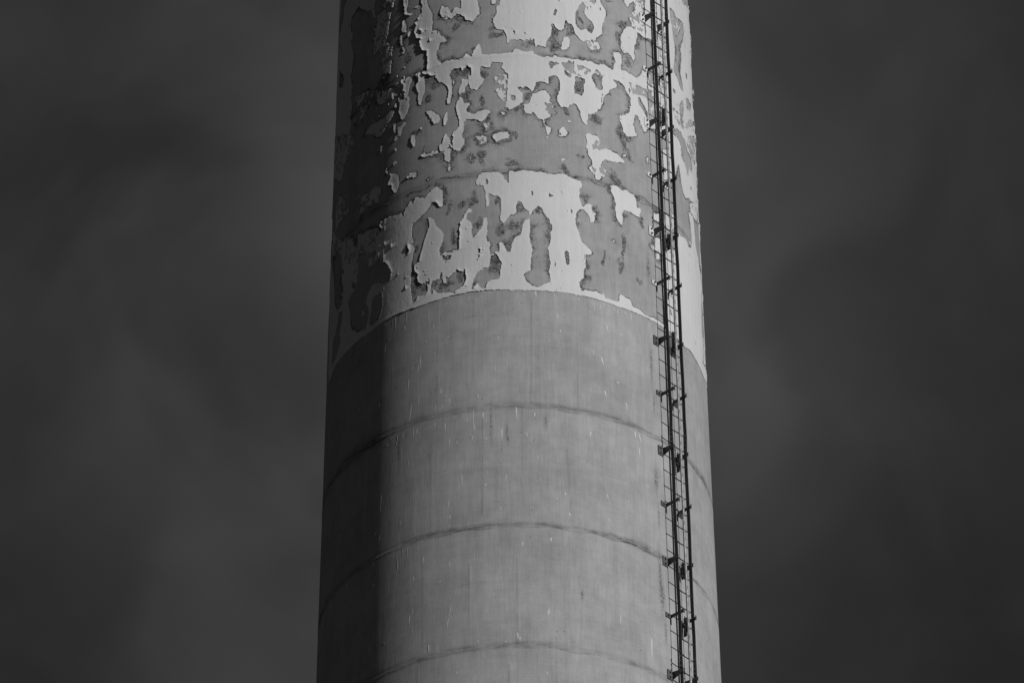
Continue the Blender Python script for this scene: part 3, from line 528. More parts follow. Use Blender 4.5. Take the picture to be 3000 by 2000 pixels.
DRIPS = """-4656,83155,-4679,82873 -2954,82683,-2923,82372 -3334,82287,-3358,82056 -2994,82521,-3033,82309 -2256,81921,-2255,81820 -4274,83613,-4242,83537 -2051,82889,-2039,82853 -2531,83218,-2528,83081 -3509,83359,-3505,83256 -2770,82937,-2768,82868 -630,82181,-630,82080 -3219,82516,-3228,82416 -538,82744,-525,82709 577,83634,596,83515 631,83031,641,82997 2233,83389,2232,83355 1232,83227,1229,83125 2765,83209,2830,83033 3252,83122,3280,83085 2287,82640,2333,82545 2563,82547,2641,82390 2771,82421,2793,82382 2662,81905,2691,81808 3386,83584,3490,83486 959,82699,969,82665 3079,82156,3113,82121 1303,82927,1301,82859 -3322,82281,-3358,82052 -2982,81925,-2976,81705 -3216,81804,-3281,81448 -2259,81901,-2246,81782 -1984,81685,-1972,81566 -2186,81605,-2216,81458 -2419,81607,-2418,81506 -3158,81305,-3140,81101 -3009,81276,-3035,81147 -3507,81329,-3517,81147 -3726,81295,-3697,81188 -3954,81299,-3952,81248 -2427,81273,-2453,81160 -1246,81101,-1219,80965 -978,81306,-978,81189 -1453,81262,-1452,81145 -436,80960,-438,80743 -1296,80896,-1285,80795 -1975,80922,-1988,80740 -1762,80845,-1741,80759 -3290,80714,-3310,80602 -1601,80177,-1589,79977 -877,80381,-877,80281 -877,80198,-839,80113 -902,79934,-902,79884 -4281,80298,-4293,79970 -2805,79955,-2809,79856 -2000,79728,-1998,79596 -3211,80033,-3209,79967 -469,79499,-470,79400 -5382,82283,-5376,82197 -1144,81671,-1113,81584 -2509,81185,-2508,81135 -2113,81225,-2110,81041 -902,80832,-871,80764 -4437,82078,-4434,82009 -6571,80778,-6556,80657 -27,81387,8,81119 2648,81907,2699,81781 3346,81818,3412,81647 2171,81046,2156,80944 3640,81311,3657,81181 3784,81326,3867,81128 3796,81028,3786,80876 267,80903,291,80803 2628,79917,2675,79842 511,81259,515,81192 1130,79675,1130,79642 1373,79793,1372,79743 651,80014,651,79989 3079,82153,3118,82110 -3546,79591,-3566,79513 -1951,79463,-1950,79360 -1948,79246,-1948,79215 -3617,78887,-3611,78701 -2745,78794,-2776,78635 -1957,78570,-1955,78447 -4289,79543,-4326,79429 -3070,78465,-3068,78383 -2230,78260,-2229,78199 -1899,77767,-1944,77509 -1960,77531,-2022,77296 -3079,77876,-3076,77753 -3176,77773,-3192,77573 -3081,77551,-3099,77413 -2557,77113,-2554,76951 -4549,79077,-4519,79007 -5824,79062,-5691,78877 136,78785,123,78723 860,77580,827,77457 813,77517,848,77448 -19,77114,4,76993 40,77033,39,76952 -349,76958,-337,76928 -1131,77020,-1107,76957 -2419,78678,-2418,78637 -1713,76491,-1713,76450 -4507,78676,-4503,78593 -1774,77996,-1774,77935 934,78912,932,78830 135,78805,122,78734 858,77560,839,77498 812,77517,829,77447 2962,77725,2952,77520 4327,77513,4358,77480 4001,77495,3993,77088 7161,80492,7185,80335 7359,79345,7311,79164 6677,78609,6671,78576 7442,78250,7404,78114 -34,77114,-12,76993 39,77033,38,76952 -364,76959,-352,76928 769,76404,786,76344 933,78912,923,78850 1478,79426,1488,79344 2664,79475,2702,79399"""
JOINTS = """-3786,82453,-3766,81505 -3988,81324,-3945,79870 -2388,82174,-2375,81465 -2569,80694,-2547,79583 -1003,81174,-1002,79399 -3949,79871,-3935,79208 -4112,79148,-4089,76904 -2554,79584,-2565,79235 -2778,78759,-2756,76985 -1383,78444,-1391,76901 -35,78498,-51,76933 -2922,76753,-2915,76453 -263,76512,-265,76175 1557,79433,1550,79185 1264,79098,1313,76821 -20,78498,-36,76933 2632,78750,2591,77825 4013,78823,3928,77579 -278,76513,-281,76175 1037,76740,1025,76200 409,81979,401,81441 1805,82075,1785,81451 1377,81326,1528,79430 160,81303,117,79804 2464,81223,2542,79837 445,83460,416,81650 1828,83558,1794,81744 3159,83666,3137,83252 -2395,83553,-2365,81840 -3796,83681,-3770,82118 -1264,83514,-1272,81988"""
# azimuth deg, height m above the eye, half sizes: rust and dirt below bracket feet, a scuffed patch
STAINS = [(44.0, 80.55, 0.8, 0.22), (45.0, 78.35, 0.8, 0.28), (44.2, 78.75, 0.5, 0.5), (-2.9, 80.93, 0.4, 0.13), (-2.6, 80.75, 0.3, 0.10), (44.0, 84.7, 0.7, 0.30), (43.8, 82.8, 0.6, 0.35), (45.5, 76.5, 0.7, 0.3),
          (44.6, 79.9, 0.35, 0.2), (44.3, 82.05, 0.35, 0.2), (45.6, 77.7, 0.4, 0.25), (-7.5, 81.1, 0.35, 0.35), (8.3, 81.12, 0.4, 0.14), (-36.5, 81.0, 0.5, 0.3), (18, 77.9, 0.5, 0.10)]
# ------------------------------------------------------------------ chimney
# azimuth: degrees round the shaft from the side nearest the camera, positive to the right
Z_REF, R_REF, TAPER = 88.2803 + EYE, 2.9399, 0.022687
Z_TOP = 108.0
def wall_r(z): return R_REF - TAPER * (z - Z_REF)
def wall_xyz(az, z, off):
    r = wall_r(z) + off
    a = np.radians(az)
    return np.stack([AXIS_X + r * np.sin(a), AXIS_Y - r * np.cos(a), z + 0 * az], -1)
MPD = 2.95 * math.pi / 180              # metres of wall per degree, for textures

SEAMS = [z + EYE for z in (88.345, 85.99, 83.655, 81.41, 79.145, 76.88)]

# --- the paint film as a height field over the wall
CELL = 0.0115
PA = np.arange(-103.0, 103.01, CELL / MPD)
PZ = np.arange(82.6 + EYE, 93.2 + EYE, CELL)
GA, GZ = np.meshgrid(PA, PZ)
SX, SY = GA * MPD, GZ
NR, NC = GA.shape

def parse(s): return [tuple(float(v) for v in t.split(',')) for t in s.split()]
EYE_MM = EYE * 1000.0

mask = np.zeros((NR, NC), np.float32)
# beyond what the photograph shows the film goes on in the same broken way
wild = fbm(SX * 1.6, SY * 1.1, 71, 5) > 0.0
beyond = (GZ > 91.0 + EYE) | (np.abs(GA) > 84)
speck = fbm(SX * 17.0, SY * 12.0, 31, 4, 0.65)
low = fbm(SX * 2.6, SY * 1.8, 37, 3)
spk_val = 1.6 * (speck + 0.55 * low + 0.01)
in_spk = np.zeros((NR, NC), bool)
# outlines are torn, not drawn: the wall coordinates wander a little before they are tested
shade_w = np.clip((-GA - 40) / 14, 0, 1)
WX = (0.010 + 0.05 * shade_w) * 2.4 * (fbm(SX * 3.1, SY * 2.3, 201, 5, 0.6)) + 0.045 * fbm(SX * 13, SY * 10, 203, 4, 0.7)
WY = (0.010 + 0.09 * shade_w) * 2.4 * (fbm(SX * 3.1, SY * 2.3, 211, 5, 0.6)) + 0.080 * fbm(SX * 15, SY * 8, 213, 4, 0.7)
WA = GA + WX / MPD
WZ = GZ + WY * np.clip((GZ - SEAMS[2]) / 0.12, 0.28, 1)
def inside(pts):
    a = np.array([p[0] for p in pts]) / 100.0
    z = (np.array([p[1] for p in pts]) + EYE_MM) / 1000.0
    i0, i1 = np.searchsorted(PA, a.min() - 4), np.searchsorted(PA, a.max() + 4)
    j0, j1 = np.searchsorted(PZ, z.min() - 0.25), np.searchsorted(PZ, z.max() + 0.25)
    if i1 <= i0 or j1 <= j0: return None
    sub = np.zeros((j1 - j0, i1 - i0), bool)
    xs = WA[j0:j1, i0:i1]; ys = WZ[j0:j1, i0:i1]
    n = len(a); k = n - 1
    for i in range(n):
        if z[i] != z[k]:
            c = (z[i] > ys) != (z[k] > ys)
            sub ^= c & (xs < (a[k] - a[i]) * (ys - z[i]) / (z[k] - z[i]) + a[i])
        k = i
    return j0, j1, i0, i1, sub
for line in PAINT_EDGES.strip().split('\n'):
    op, rest = line[0], parse(line[1:])
    hit_ = inside(rest)
    if hit_ is None: continue
    j0, j1, i0, i1, sub = hit_
    cur = mask[j0:j1, i0:i1]
    in_spk[j0:j1, i0:i1][sub] = op == 'S'
    if op == 'P': cur[sub] = 1
    elif op == 'C': cur[sub] = 0
    else: cur[sub] = (spk_val[j0:j1, i0:i1] > 0)[sub]
mask[beyond] = wild[beyond]
mask[GZ < SEAMS[2] - 0.03] *= (np.abs(GA) < 84)[GZ < SEAMS[2] - 0.03]
mask[(GZ < SEAMS[2]) & (np.abs(GA) >= 84)] = 0

def blur(a, n):
    for _ in range(n):
        p = np.pad(a, 1, mode='edge')
        a = (p[:-2, 1:-1] + p[2:, 1:-1] + 2 * p[1:-1, 1:-1]) / 4
        p = np.pad(a, 1, mode='edge')
        a = (p[1:-1, :-2] + p[1:-1, 2:] + 2 * p[1:-1, 1:-1]) / 4
    return a
field = blur(mask, 1) - 0.5 + 0.42 * fbm(SX * 26, SY * 17, 5, 3, 0.65)
field = np.where(in_spk, spk_val, field)
# here and there the film wears away to a speckled fringe instead of a torn edge
fringe = 1.25 * (blur(mask, 26) - 0.47) + 1.15 * fbm(SX * 24, SY * 16, 421, 4, 0.7) + 0.35 * fbm(SX * 5, SY * 4, 425, 3)
f_zone = np.clip((fbm(SX * 1.5, SY * 1.3, 431, 3) - 0.05) * 9, 0, 1) * np.clip((GA + 8) / 14, 0, 1) * (GZ > SEAMS[2] + 0.18)
field = np.where(in_spk, field, field * (1 - f_zone) + fringe * f_zone)
nick = fbm(SX * 30, SY * 12, 441, 3, 0.6)
field = np.where((nick > 0.36) & (GZ > SEAMS[2] + 0.05), -0.15, field)
flk = fbm(SX * 11, SY * 4.5, 401, 4, 0.6) + 0.45 * fbm(SX * 2.0, SY * 1.6, 405, 3)
zone = np.exp(-((GA + 40) / 13.0) ** 2)
field = np.where((GZ > SEAMS[1] + 0.25) & (zone > 0.15) & (flk > 0.42 - 0.20 * zone), np.maximum(field, (flk - 0.42 + 0.20 * zone) * 2), field)
scr = fbm(SX * 12, SY * 5, 411, 4, 0.62) + 0.4 * fbm(SX * 1.8, SY * 1.4, 415, 3)
field = np.where((GZ > SEAMS[2] + 0.12) & (np.abs(GA + 63) < 19) & (scr > 0.22), -0.2, field)
wild_slit = fbm(SX * 11, SY * 4.0, 15, 3)
field = np.where((wild_slit > 0.31) & (fbm(SX * 1.3, SY * 1.3, 19, 2) > 0.0), -0.2, field)
field = field.astype(np.float32)
field[0, :] = -1; field[-1, :] = -1; field[:, 0] = -1; field[:, -1] = -1
on = field > 0

# distances (in cells) to the film's edge, from inside
def steps_from(off_mask, n):
    d = np.full(off_mask.shape, n, np.float32); cur = off_mask.copy()
    d[cur] = 0
    for k in range(1, n):
        p = np.pad(cur, 1)
        cur = cur | p[:-2, 1:-1] | p[2:, 1:-1] | p[1:-1, :-2] | p[1:-1, 2:]
        d = np.where(cur & (d == n), k, d)
    return d
d_in = steps_from(~on, 14)
d_out = steps_from(on, 30)
d_left = np.zeros((NR, NC), np.float32)
for i in range(1, NC): d_left[:, i] = np.where(on[:, i], d_left[:, i - 1] + 1, 0)
d_down = np.zeros((NR, NC), np.float32)
for j in range(1, NR): d_down[j] = np.where(on[j], d_down[j - 1] + 1, 0)

d_right = np.zeros((NR, NC), np.float32)
for i in range(NC - 2, -1, -1): d_right[:, i] = np.where(on[:, i], d_right[:, i + 1] + 1, 0)
curl_n = np.clip(fbm(SX * 2.6, SY * 1.5, 51, 3) * 2.4 + 0.45, 0, 1)
side = np.clip(1 - np.abs(GA + 36) / 34.0, 0, 1)
edge_r = np.clip((GA - 68) / 12.0, 0, 1)
room = 1 - np.exp(-d_right / 3.0)                    # the right-hand edges stay stuck down
lift = (0.003 + 0.013 * side) * (0.35 + 0.65 * curl_n) * np.exp(-d_left / 1.8)
lift += (0.006 + 0.011 * side) * curl_n ** 2 * np.exp(-d_left / 5.0) * room
lift += edge_r * 0.035 * np.clip(fbm(SX * 4, SY * 3, 59, 3) * 3, 0, 1) * np.exp(-d_in / 4.0)
lift += (0.003 + 0.009 * side) * curl_n * np.exp(-d_down / 3.5) * room
lift *= np.where(in_spk, 0.15, 1.0) * (1 - 0.38 * np.exp(-((GA + 42) / 12.0) ** 2))
seam_lip = sum(np.exp(-((GZ - s - 0.004 * np.sin(GA * 0.7)) / 0.030) ** 2) for s in SEAMS[:3])
poff = 0.0045 + lift + 0.002 * fbm(SX * 7, SY * 4, 61, 3) + 0.004 * seam_lip * (1 - np.exp(-d_in / 3))
poff = 0.0012 + poff * (0.15 + 0.85 * (1 - np.exp(-d_right / 2.2)))

# marching squares
ids_corner = np.full((NR, NC), -1, np.int64)
ii = np.nonzero(on.ravel())[0]
ids_corner.ravel()[ii] = np.arange(len(ii))
V_az = [GA.ravel()[ii]]; V_z = [GZ.ravel()[ii]]; V_o = [poff.ravel()[ii]]
nv = len(ii)
def crossings(fa, fb, aa, ab, za, zb, oa, ob, ona, onb):
    global nv
    x = ona != onb
    t = np.clip(fa[x] / (fa[x] - fb[x]), 0.02, 0.98)
    V_az.append(aa[x] + t * (ab[x] - aa[x])); V_z.append(za[x] + t * (zb[x] - za[x]))
    V_o.append(np.where(ona[x], oa[x], ob[x]))
    idm = np.full(x.shape, -1, np.int64)
    idm[x] = nv + np.arange(x.sum()); nv += int(x.sum())
    return idm
EH = crossings(field[:, :-1], field[:, 1:], GA[:, :-1], GA[:, 1:], GZ[:, :-1], GZ[:, 1:], poff[:, :-1], poff[:, 1:], on[:, :-1], on[:, 1:])
EV = crossings(field[:-1], field[1:], GA[:-1], GA[1:], GZ[:-1], GZ[1:], poff[:-1], poff[1:], on[:-1], on[1:])
n_top = nv
c0, c1, c2, c3 = ids_corner[:-1, :-1], ids_corner[:-1, 1:], ids_corner[1:, 1:], ids_corner[1:, :-1]
e0, e1, e2, e3 = EH[:-1], EV[:, 1:], EH[1:], EV[:, :-1]
case = (c0 >= 0) * 1 + (c1 >= 0) * 2 + (c2 >= 0) * 4 + (c3 >= 0) * 8
S = {'0': c0, '1': c1, '2': c2, '3': c3, 'a': e0, 'b': e1, 'c': e2, 'd': e3}
TABLE = {1: ['0ad'], 2: ['1ba'], 3: ['01bd'], 4: ['2cb'], 5: ['0ad', '2cb'], 6: ['12ca'], 7: ['012cd'], 8: ['3dc'], 9: ['0ac3'],
         10: ['1ba', '3dc'], 11: ['01bc3'], 12: ['23db'], 13: ['0ab23'], 14: ['123da'], 15: ['0123']}
flat, sizes, rim = [], [], []
for cs, polys in TABLE.items():
    sel = case == cs
    if not sel.any(): continue
    for p in polys:
        arr = np.stack([S[ch][sel] for ch in p], 1)
        flat.append(arr.ravel()); sizes.append(np.full(len(arr), len(p)))
        for u, v in zip(p, p[1:] + p[0]):
            if u in 'abcd' and v in 'abcd': rim.append(np.stack([S[u][sel], S[v][sel]], 1))
rim = np.concatenate(rim)
az_all = np.concatenate(V_az); z_all = np.concatenate(V_z); o_all = np.concatenate(V_o)
rid = np.full(n_top, -1, np.int64)
ru = np.unique(rim); rid[ru] = n_top + np.arange(len(ru))
rid2 = np.full(n_top, -1, np.int64); rid2[ru] = n_top + len(ru) + np.arange(len(ru))
az_all = np.concatenate([az_all, az_all[ru], az_all[ru]]); z_all = np.concatenate([z_all, z_all[ru], z_all[ru]])
o_all = np.concatenate([o_all, o_all[ru], np.full(len(ru), -0.012)])
walls = np.stack([rid[rim[:, 1]], rid[rim[:, 0]], rid2[rim[:, 0]], rid2[rim[:, 1]]], 1)
flat.append(walls.ravel()); sizes.append(np.full(len(walls), 4))

# pale runs and spatters of the same paint on the bare concrete below: long thin lens shapes lying on the wall
rs = np.random.RandomState(12)
runs = [(a / 100, z / 1000 + EYE, b / 100, y / 1000 + EYE, rs.uniform(0.004, 0.0105)) for a, z, b, y in parse(DRIPS)]
for _ in range(70):
    a = rs.uniform(-78, 86) if rs.rand() < 0.45 else rs.normal(-26, 17); z = rs.uniform(75.0, 83.5) + EYE if rs.rand() < 0.5 else rs.choice(SEAMS[2:]) - 0.05 - rs.exponential(0.25); L = rs.choice([0.03, 0.06, 0.12, 0.25, 0.45], p=[.44, .27, .16, .09, .04]) * rs.uniform(.6, 1.4)
    if a > 15 and rs.rand() < 0.5: continue
    runs.append((a, z, a + rs.normal(0, 0.25), z - L, rs.uniform(0.0015, 0.0055)))
for _ in range(70):                                   # wash and dribbles just under the painted band
    a = rs.uniform(-60, 86); z = SEAMS[2] - rs.uniform(0.025, 0.06)
    runs.append((a, z, a + rs.normal(0, 0.1), z - rs.exponential(0.10) - 0.03, rs.uniform(0.0015, 0.004)))
base = len(az_all)
da, dz_, do = [], [], []
rf, rsz = [], []
for (a, z, b, y, hw) in runs:
    if y > SEAMS[2] - 0.02: continue
    n = 9; s0 = base + len(da)
    peak = rs.uniform(0.15, 0.45)
    for i in range(n):
        t = i / (n - 1)
        wd = hw * (0.12 + (t / peak if t < peak else (1 - t) / (1 - peak)) ** 0.7) / MPD
        ac = a + (b - a) * t + rs.normal(0, 0.03); zc = z + (y - z) * t
        for sgn, of in ((-1, 0.0012), (0, 0.0022), (1, 0.0012)):
            da.append(ac + sgn * wd); dz_.append(zc); do.append(of)
    for i in range(n - 1):
        for q in range(2):
            v0 = s0 + i * 3 + q
            rf += [v0, v0 + 3, v0 + 4, v0 + 1]; rsz.append(4)
az_all = np.concatenate([az_all, da]); z_all = np.concatenate([z_all, dz_]); o_all = np.concatenate([o_all, do])
flat.append(np.array(rf)); sizes.append(np.array(rsz))

chimney = group_obj("chimney", (AXIS_X, AXIS_Y, 0), "tall tapering round concrete chimney with white paint peeling off its upper part", "chimney")
pm = mesh_np("peeling_paint", wall_xyz(az_all, z_all, o_all), np.concatenate(flat), np.concatenate(sizes))
fattr(pm, 'wall', np.stack([az_all * MPD, z_all, 0 * z_all], -1), 'FLOAT_VECTOR')
paint_o = link("peeling_paint", pm, M_PAINT, chimney, True)

# --- the concrete shaft
FA = np.arange(-104.0, 104.01, 0.02 / MPD)
CA = np.concatenate([FA, np.linspace(FA[-1], FA[0] + 360, 36)[1:-1]])
FZ = np.arange(74.0 + EYE, 93.6 + EYE, 0.02)
CZ = np.concatenate([np.linspace(0, FZ[0], 30)[:-1], FZ, np.linspace(FZ[-1], Z_TOP, 12)[1:]])
CAg, CZg = np.meshgrid(CA, CZ)
cx, cy = CAg * MPD, CZg
wob = 0.006 * np.sin(CAg * 0.21 + 1.0) + 0.016 * fbm(cx * 2.2, CZg * 0 + np.round(CZg / 2.28), 81, 3)
seam = np.zeros_like(CAg); ridge = np.zeros_like(CAg)
for i, s in enumerate(SEAMS + [SEAMS[-1] - 2.26, SEAMS[0] + 2.36]):
    q = CZg - s - wob
    wdt = 0.026 + 0.046 * np.clip(fbm(cx * 1.4, cy * 0 + i * 3.7, 83, 3) * 2.5 + 0.5, 0, 1)
    wdt = wdt * (1 + 1.5 * np.clip((-CAg - 38) / 10, 0, 1))
    ragged = np.clip(0.85 + 1.9 * fbm(cx * 7, cy * 20, 85 + i, 4), 0.05, 1.2)
    fade = np.clip(0.80 + 1.2 * fbm(cx * 0.8, cy * 0 + i, 91, 3), 0.5, 1)
    seam += (np.exp(-(q / wdt) ** 2) + 0.7 * np.exp(-((q + 0.05 + 0.02 * np.sin(CAg * .5)) / 0.012) ** 2)) * ragged * fade * (0.15 if i == 2 else 0.8 if i < 2 else 0.55 if i == 5 else 1.0)
    seam += 0.30 * np.where(q < 0, np.exp(q / 0.16), 0) * np.clip(fbm(cx * 5, cy * 0.4, 87 + i, 3) * 3, 0, 1)
    seam += 0.22 * np.where(q > 0, np.exp(-q / 0.12), 0) * np.clip(fbm(cx * 3, cy * 0.4, 97 + i, 3) * 3, 0, 1)
    ridge += (0.1 if i == 2 else 0.5) * (0.007 * np.exp(-((q + 0.03) / 0.022) ** 2) * ragged - 0.005 * np.exp(-((q - 0.022) / 0.018) ** 2) * ragged)
    ridge += 0.006 * (q > 0) * np.exp(-np.abs(q) / 0.5) * (fbm(cx * 0.9, cy * 0 + i, 93, 2) * 2)
tone = np.ones_like(CAg)
lift_no = np.digitize(CZg, sorted(SEAMS))
LT = np.random.RandomState(8).uniform(0.965, 1.03, 12)
tone *= LT[lift_no]
for s in SEAMS[2:] + [SEAMS[-1] - 2.26]:
    q = s - CZg - wob
    tone += np.where(q > 0, 0.07 * np.exp(-np.clip(q, 0, 9) / 0.22), 0) * np.clip(0.6 + 2 * fbm(cx * 1.5, cy * 0 + s, 301, 3), 0, 1.2)
    pl = q - 1.10 - 0.05 * np.sin(CAg * 0.11 + s) - 0.1 * fbm(cx * 1.2, cy * 0 + s, 303, 3)
    tone -= 0.075 * ((q > 0) & (q < 2.2)) * np.clip(pl / 0.03, 0, 1) * np.exp(-np.clip(pl, 0, 9) / 0.55) * np.clip(0.5 + 2.2 * fbm(cx * 0.7, cy * 0 + s, 305, 3), 0, 1)
# water stains: soft vertical bands hanging from the joints, dark and pale
for a, z1, z0, wd, st in ((-10.4, 83.5, 81.45, .07, .10), (-10.0, 81.38, 80.0, .08, .11), (1.7, 81.38, 79.6, .06, .07), (15.8, 81.3, 79.2, .07, .12), (28.3, 79.1, 77.4, .09, .10),
                          (11.8, 83.6, 81.5, .06, -.08), (35.6, 83.3, 81.6, .08, -.07), (-20, 83.4, 82.0, .09, .07), (-2.5, 79.1, 77.8, .10, .07), (8.5, 79.1, 77.2, .06, .08), (21, 83.4, 82.1, .07, .08),
                          (-27, 81.3, 79.8, .07, .08), (36, 81.0, 79.5, .1, .06), (66, 82.5, 79.0, .08, .07), (72, 80.0, 77.0, .06, -.07), (-15, 76.8, 75.6, .1, .08), (24, 76.8, 75.5, .09, .08)):
    t = np.clip((z1 + EYE - CZg) / (z1 - z0), -1, 2)
    ac = a + 0.5 * np.sin(t * 3 + a)
    env = np.clip(t / 0.03, 0, 1) * np.clip((1 - t) / 0.5, 0, 1)
    tone -= st * env * np.exp(-((CAg - ac) * MPD / wd) ** 2) * np.clip(0.7 + 2.2 * fbm(cx * 14, cy * 1.5, 311, 4), 0.1, 1.4)
# faint mid-lift lines
for z_, a0, a1, st in ((83.655 - 0.48, -28, 12, 0.5), (79.145 - 1.07, -26, 20, 0.35)):
    q = CZg - (z_ + EYE) - 0.014 * np.sin(CAg * 0.4)
    seam += st * np.exp(-(q / 0.014) ** 2) * np.clip((CAg - a0) / 6, 0, 1) * np.clip((a1 - CAg) / 8, 0, 1) * np.clip(0.35 + 3.5 * fbm(cx * 4, cy * 2, 141, 3), 0, 1.6)
joint = np.zeros_like(CAg)
for a, z, b, y in parse(JOINTS):
    z0, z1 = y / 1000 + EYE, z / 1000 + EYE
    t = np.clip((CZg - z0) / max(z1 - z0, 1e-3), 0, 1)
    ac = b / 100 + (a - b) / 100 * t
    inz = (CZg > z0 - 0.02) & (CZg < z1 + 0.02)
    d = (CAg - ac) * MPD
    joint += inz * np.exp(-(d / 0.011) ** 2) * np.clip(0.55 + 2.2 * fbm(cx * 3, cy * 1.5, 101, 3), 0, 1.2)
    ridge += (CAg > -30) * inz * 0.0012 * np.exp(-((d - 0.02) / 0.015) ** 2)
grime_shade = np.zeros_like(CAg)
GWA = CAg + 0.28 / MPD * fbm(cx * 4.5, cy * 3.5, 131, 4, 0.6); GWZ = CZg + 0.28 * fbm(cx * 4.5, cy * 3.5, 137, 4, 0.6)
for a, z, ra, rz in parse(GRIME):
    a /= 100; z = z / 1000 + EYE; ra = ra / 100; rz /= 1000
    i0, i1 = np.searchsorted(FA, a - 3 * ra), np.searchsorted(FA, a + 3 * ra)
    jz = np.nonzero((CZ > z - 3 * rz) & (CZ < z + 3 * rz))[0]
    if len(jz) == 0 or i1 <= i0: continue
    sl = np.ix_(jz, np.arange(i0, i1))
    grime_shade[sl] = np.maximum(grime_shade[sl], 0.75 * np.exp(-0.7 * (((GWA[sl] - a) / ra) ** 2 + ((GWZ[sl] - z) / rz) ** 2)))
# crust left along the film's edge, and a thin line of painted undercut shadow
near_n = np.clip(fbm(SX * 2.0, SY * 1.6, 111, 3) * 3.0 + 0.42, 0, 1)
undercut_n = np.clip(fbm(SX * 5.0, SY * 4, 113, 3) * 3.0 + 0.55, 0, 1)
near = np.maximum(np.exp(-d_out / 8.5) * near_n, 1.1 * np.exp(-((d_out - 1) / 2.0) ** 2) * undercut_n) * (~on) * (~in_spk)
qi = np.clip(np.round((CAg - PA[0]) / (PA[1] - PA[0])).astype(int), 0, NC - 1)
qj = np.clip(np.round((CZg - PZ[0]) / CELL).astype(int), 0, NR - 1)
inside_p = (CAg > PA[0]) & (CAg < PA[-1]) & (CZg > SEAMS[2] + 0.02) & (CZg < PZ[-1])
grime_shade = np.maximum(grime_shade, np.where(inside_p, 0.85 * near[qj, qi] + 0.07 * np.clip(fbm(cx * 1.1, cy * 1.1, 117, 3) * 4 + 0.2, 0, 1), 0))
grime_shade = grime_shade * (CZg > SEAMS[2])
# small dirt spots seen on the plain concrete: below the bracket feet and one scuffed patch
stain = np.zeros_like(CAg)
for a, z, ra, rz in STAINS:
    stain += np.exp(-(((CAg - a) / ra) ** 2 + ((CZg - z - EYE) / rz) ** 2))
coff = ridge + 0.0006 * fbm(cx * 12, cy * 3, 121, 3)
cv = wall_xyz(CAg.ravel(), CZg.ravel(), coff.ravel())
nr, nc = CAg.shape
idx = np.arange(nr * nc).reshape(nr, nc)
a_ = idx[:-1, :]; b_ = np.roll(idx, -1, 1)[:-1, :]; c_ = np.roll(idx, -1, 1)[1:, :]; d_ = idx[1:, :]
cf = np.stack([a_, b_, c_, d_], -1).reshape(-1, 4)
# rim and flue at the top
top = idx[-1]
r_in = wall_r(Z_TOP) - 0.35
ring1 = wall_xyz(CA, np.full(nc, Z_TOP), np.full(nc, -0.35)); ring2 = ring1.copy(); ring2[:, 2] -= 12
n0 = nr * nc
i1_ = n0 + np.arange(nc); i2_ = n0 + nc + np.arange(nc)
tq = np.stack([top, np.roll(top, -1), np.roll(i1_, -1), i1_], -1)
fq = np.stack([i1_, np.roll(i1_, -1), np.roll(i2_, -1), i2_], -1)
cv = np.concatenate([cv, ring1, ring2]); cf = np.concatenate([cf, tq, fq])
cm = mesh_np("concrete_shaft", cv, cf.ravel(), np.full(len(cf), 4))
pad = lambda x: np.concatenate([x.ravel(), np.full(2 * nc, 1.0 if x is tone else 0.0)])
fattr(cm, 'wall', np.stack([pad(CAg * MPD), pad(CZg), np.zeros(len(cv))], -1), 'FLOAT_VECTOR')
for nm, arr in (('seam', np.clip(seam, 0, 1.2)), ('joint', np.clip(joint, 0, 1)), ('grime_shade', grime_shade), ('stain', np.clip(stain, 0, 1)), ('tone', tone)):
    fattr(cm, nm, pad(arr))
link("concrete_shaft", cm, M_CONC, chimney, True)

# ------------------------------------------------------------------ ladder
L_AZ0, L_AZS, N_AZ = 0.876240, -0.00086366, 0.821369
HALF, ST_OFF, RAIL_OFF = 0.158, 0.200, 0.232
NV = Vector((math.sin(N_AZ), -math.cos(N_AZ), 0)); TV = Vector((math.cos(N_AZ), math.sin(N_AZ), 0)); ZV = Vector((0, 0, 1))
def foot(z):
    """point on the wall behind the ladder's centre line at height z"""
    a = L_AZ0 + L_AZS * (z - EYE - 82); r = wall_r(z)
    return Vector((AXIS_X + r * math.sin(a), AXIS_Y - r * math.cos(a), z))
def lp(z, t, n): return foot(z) + TV * t + NV * n
Z0, Z1 = 71.4 + EYE, 93.5 + EYE

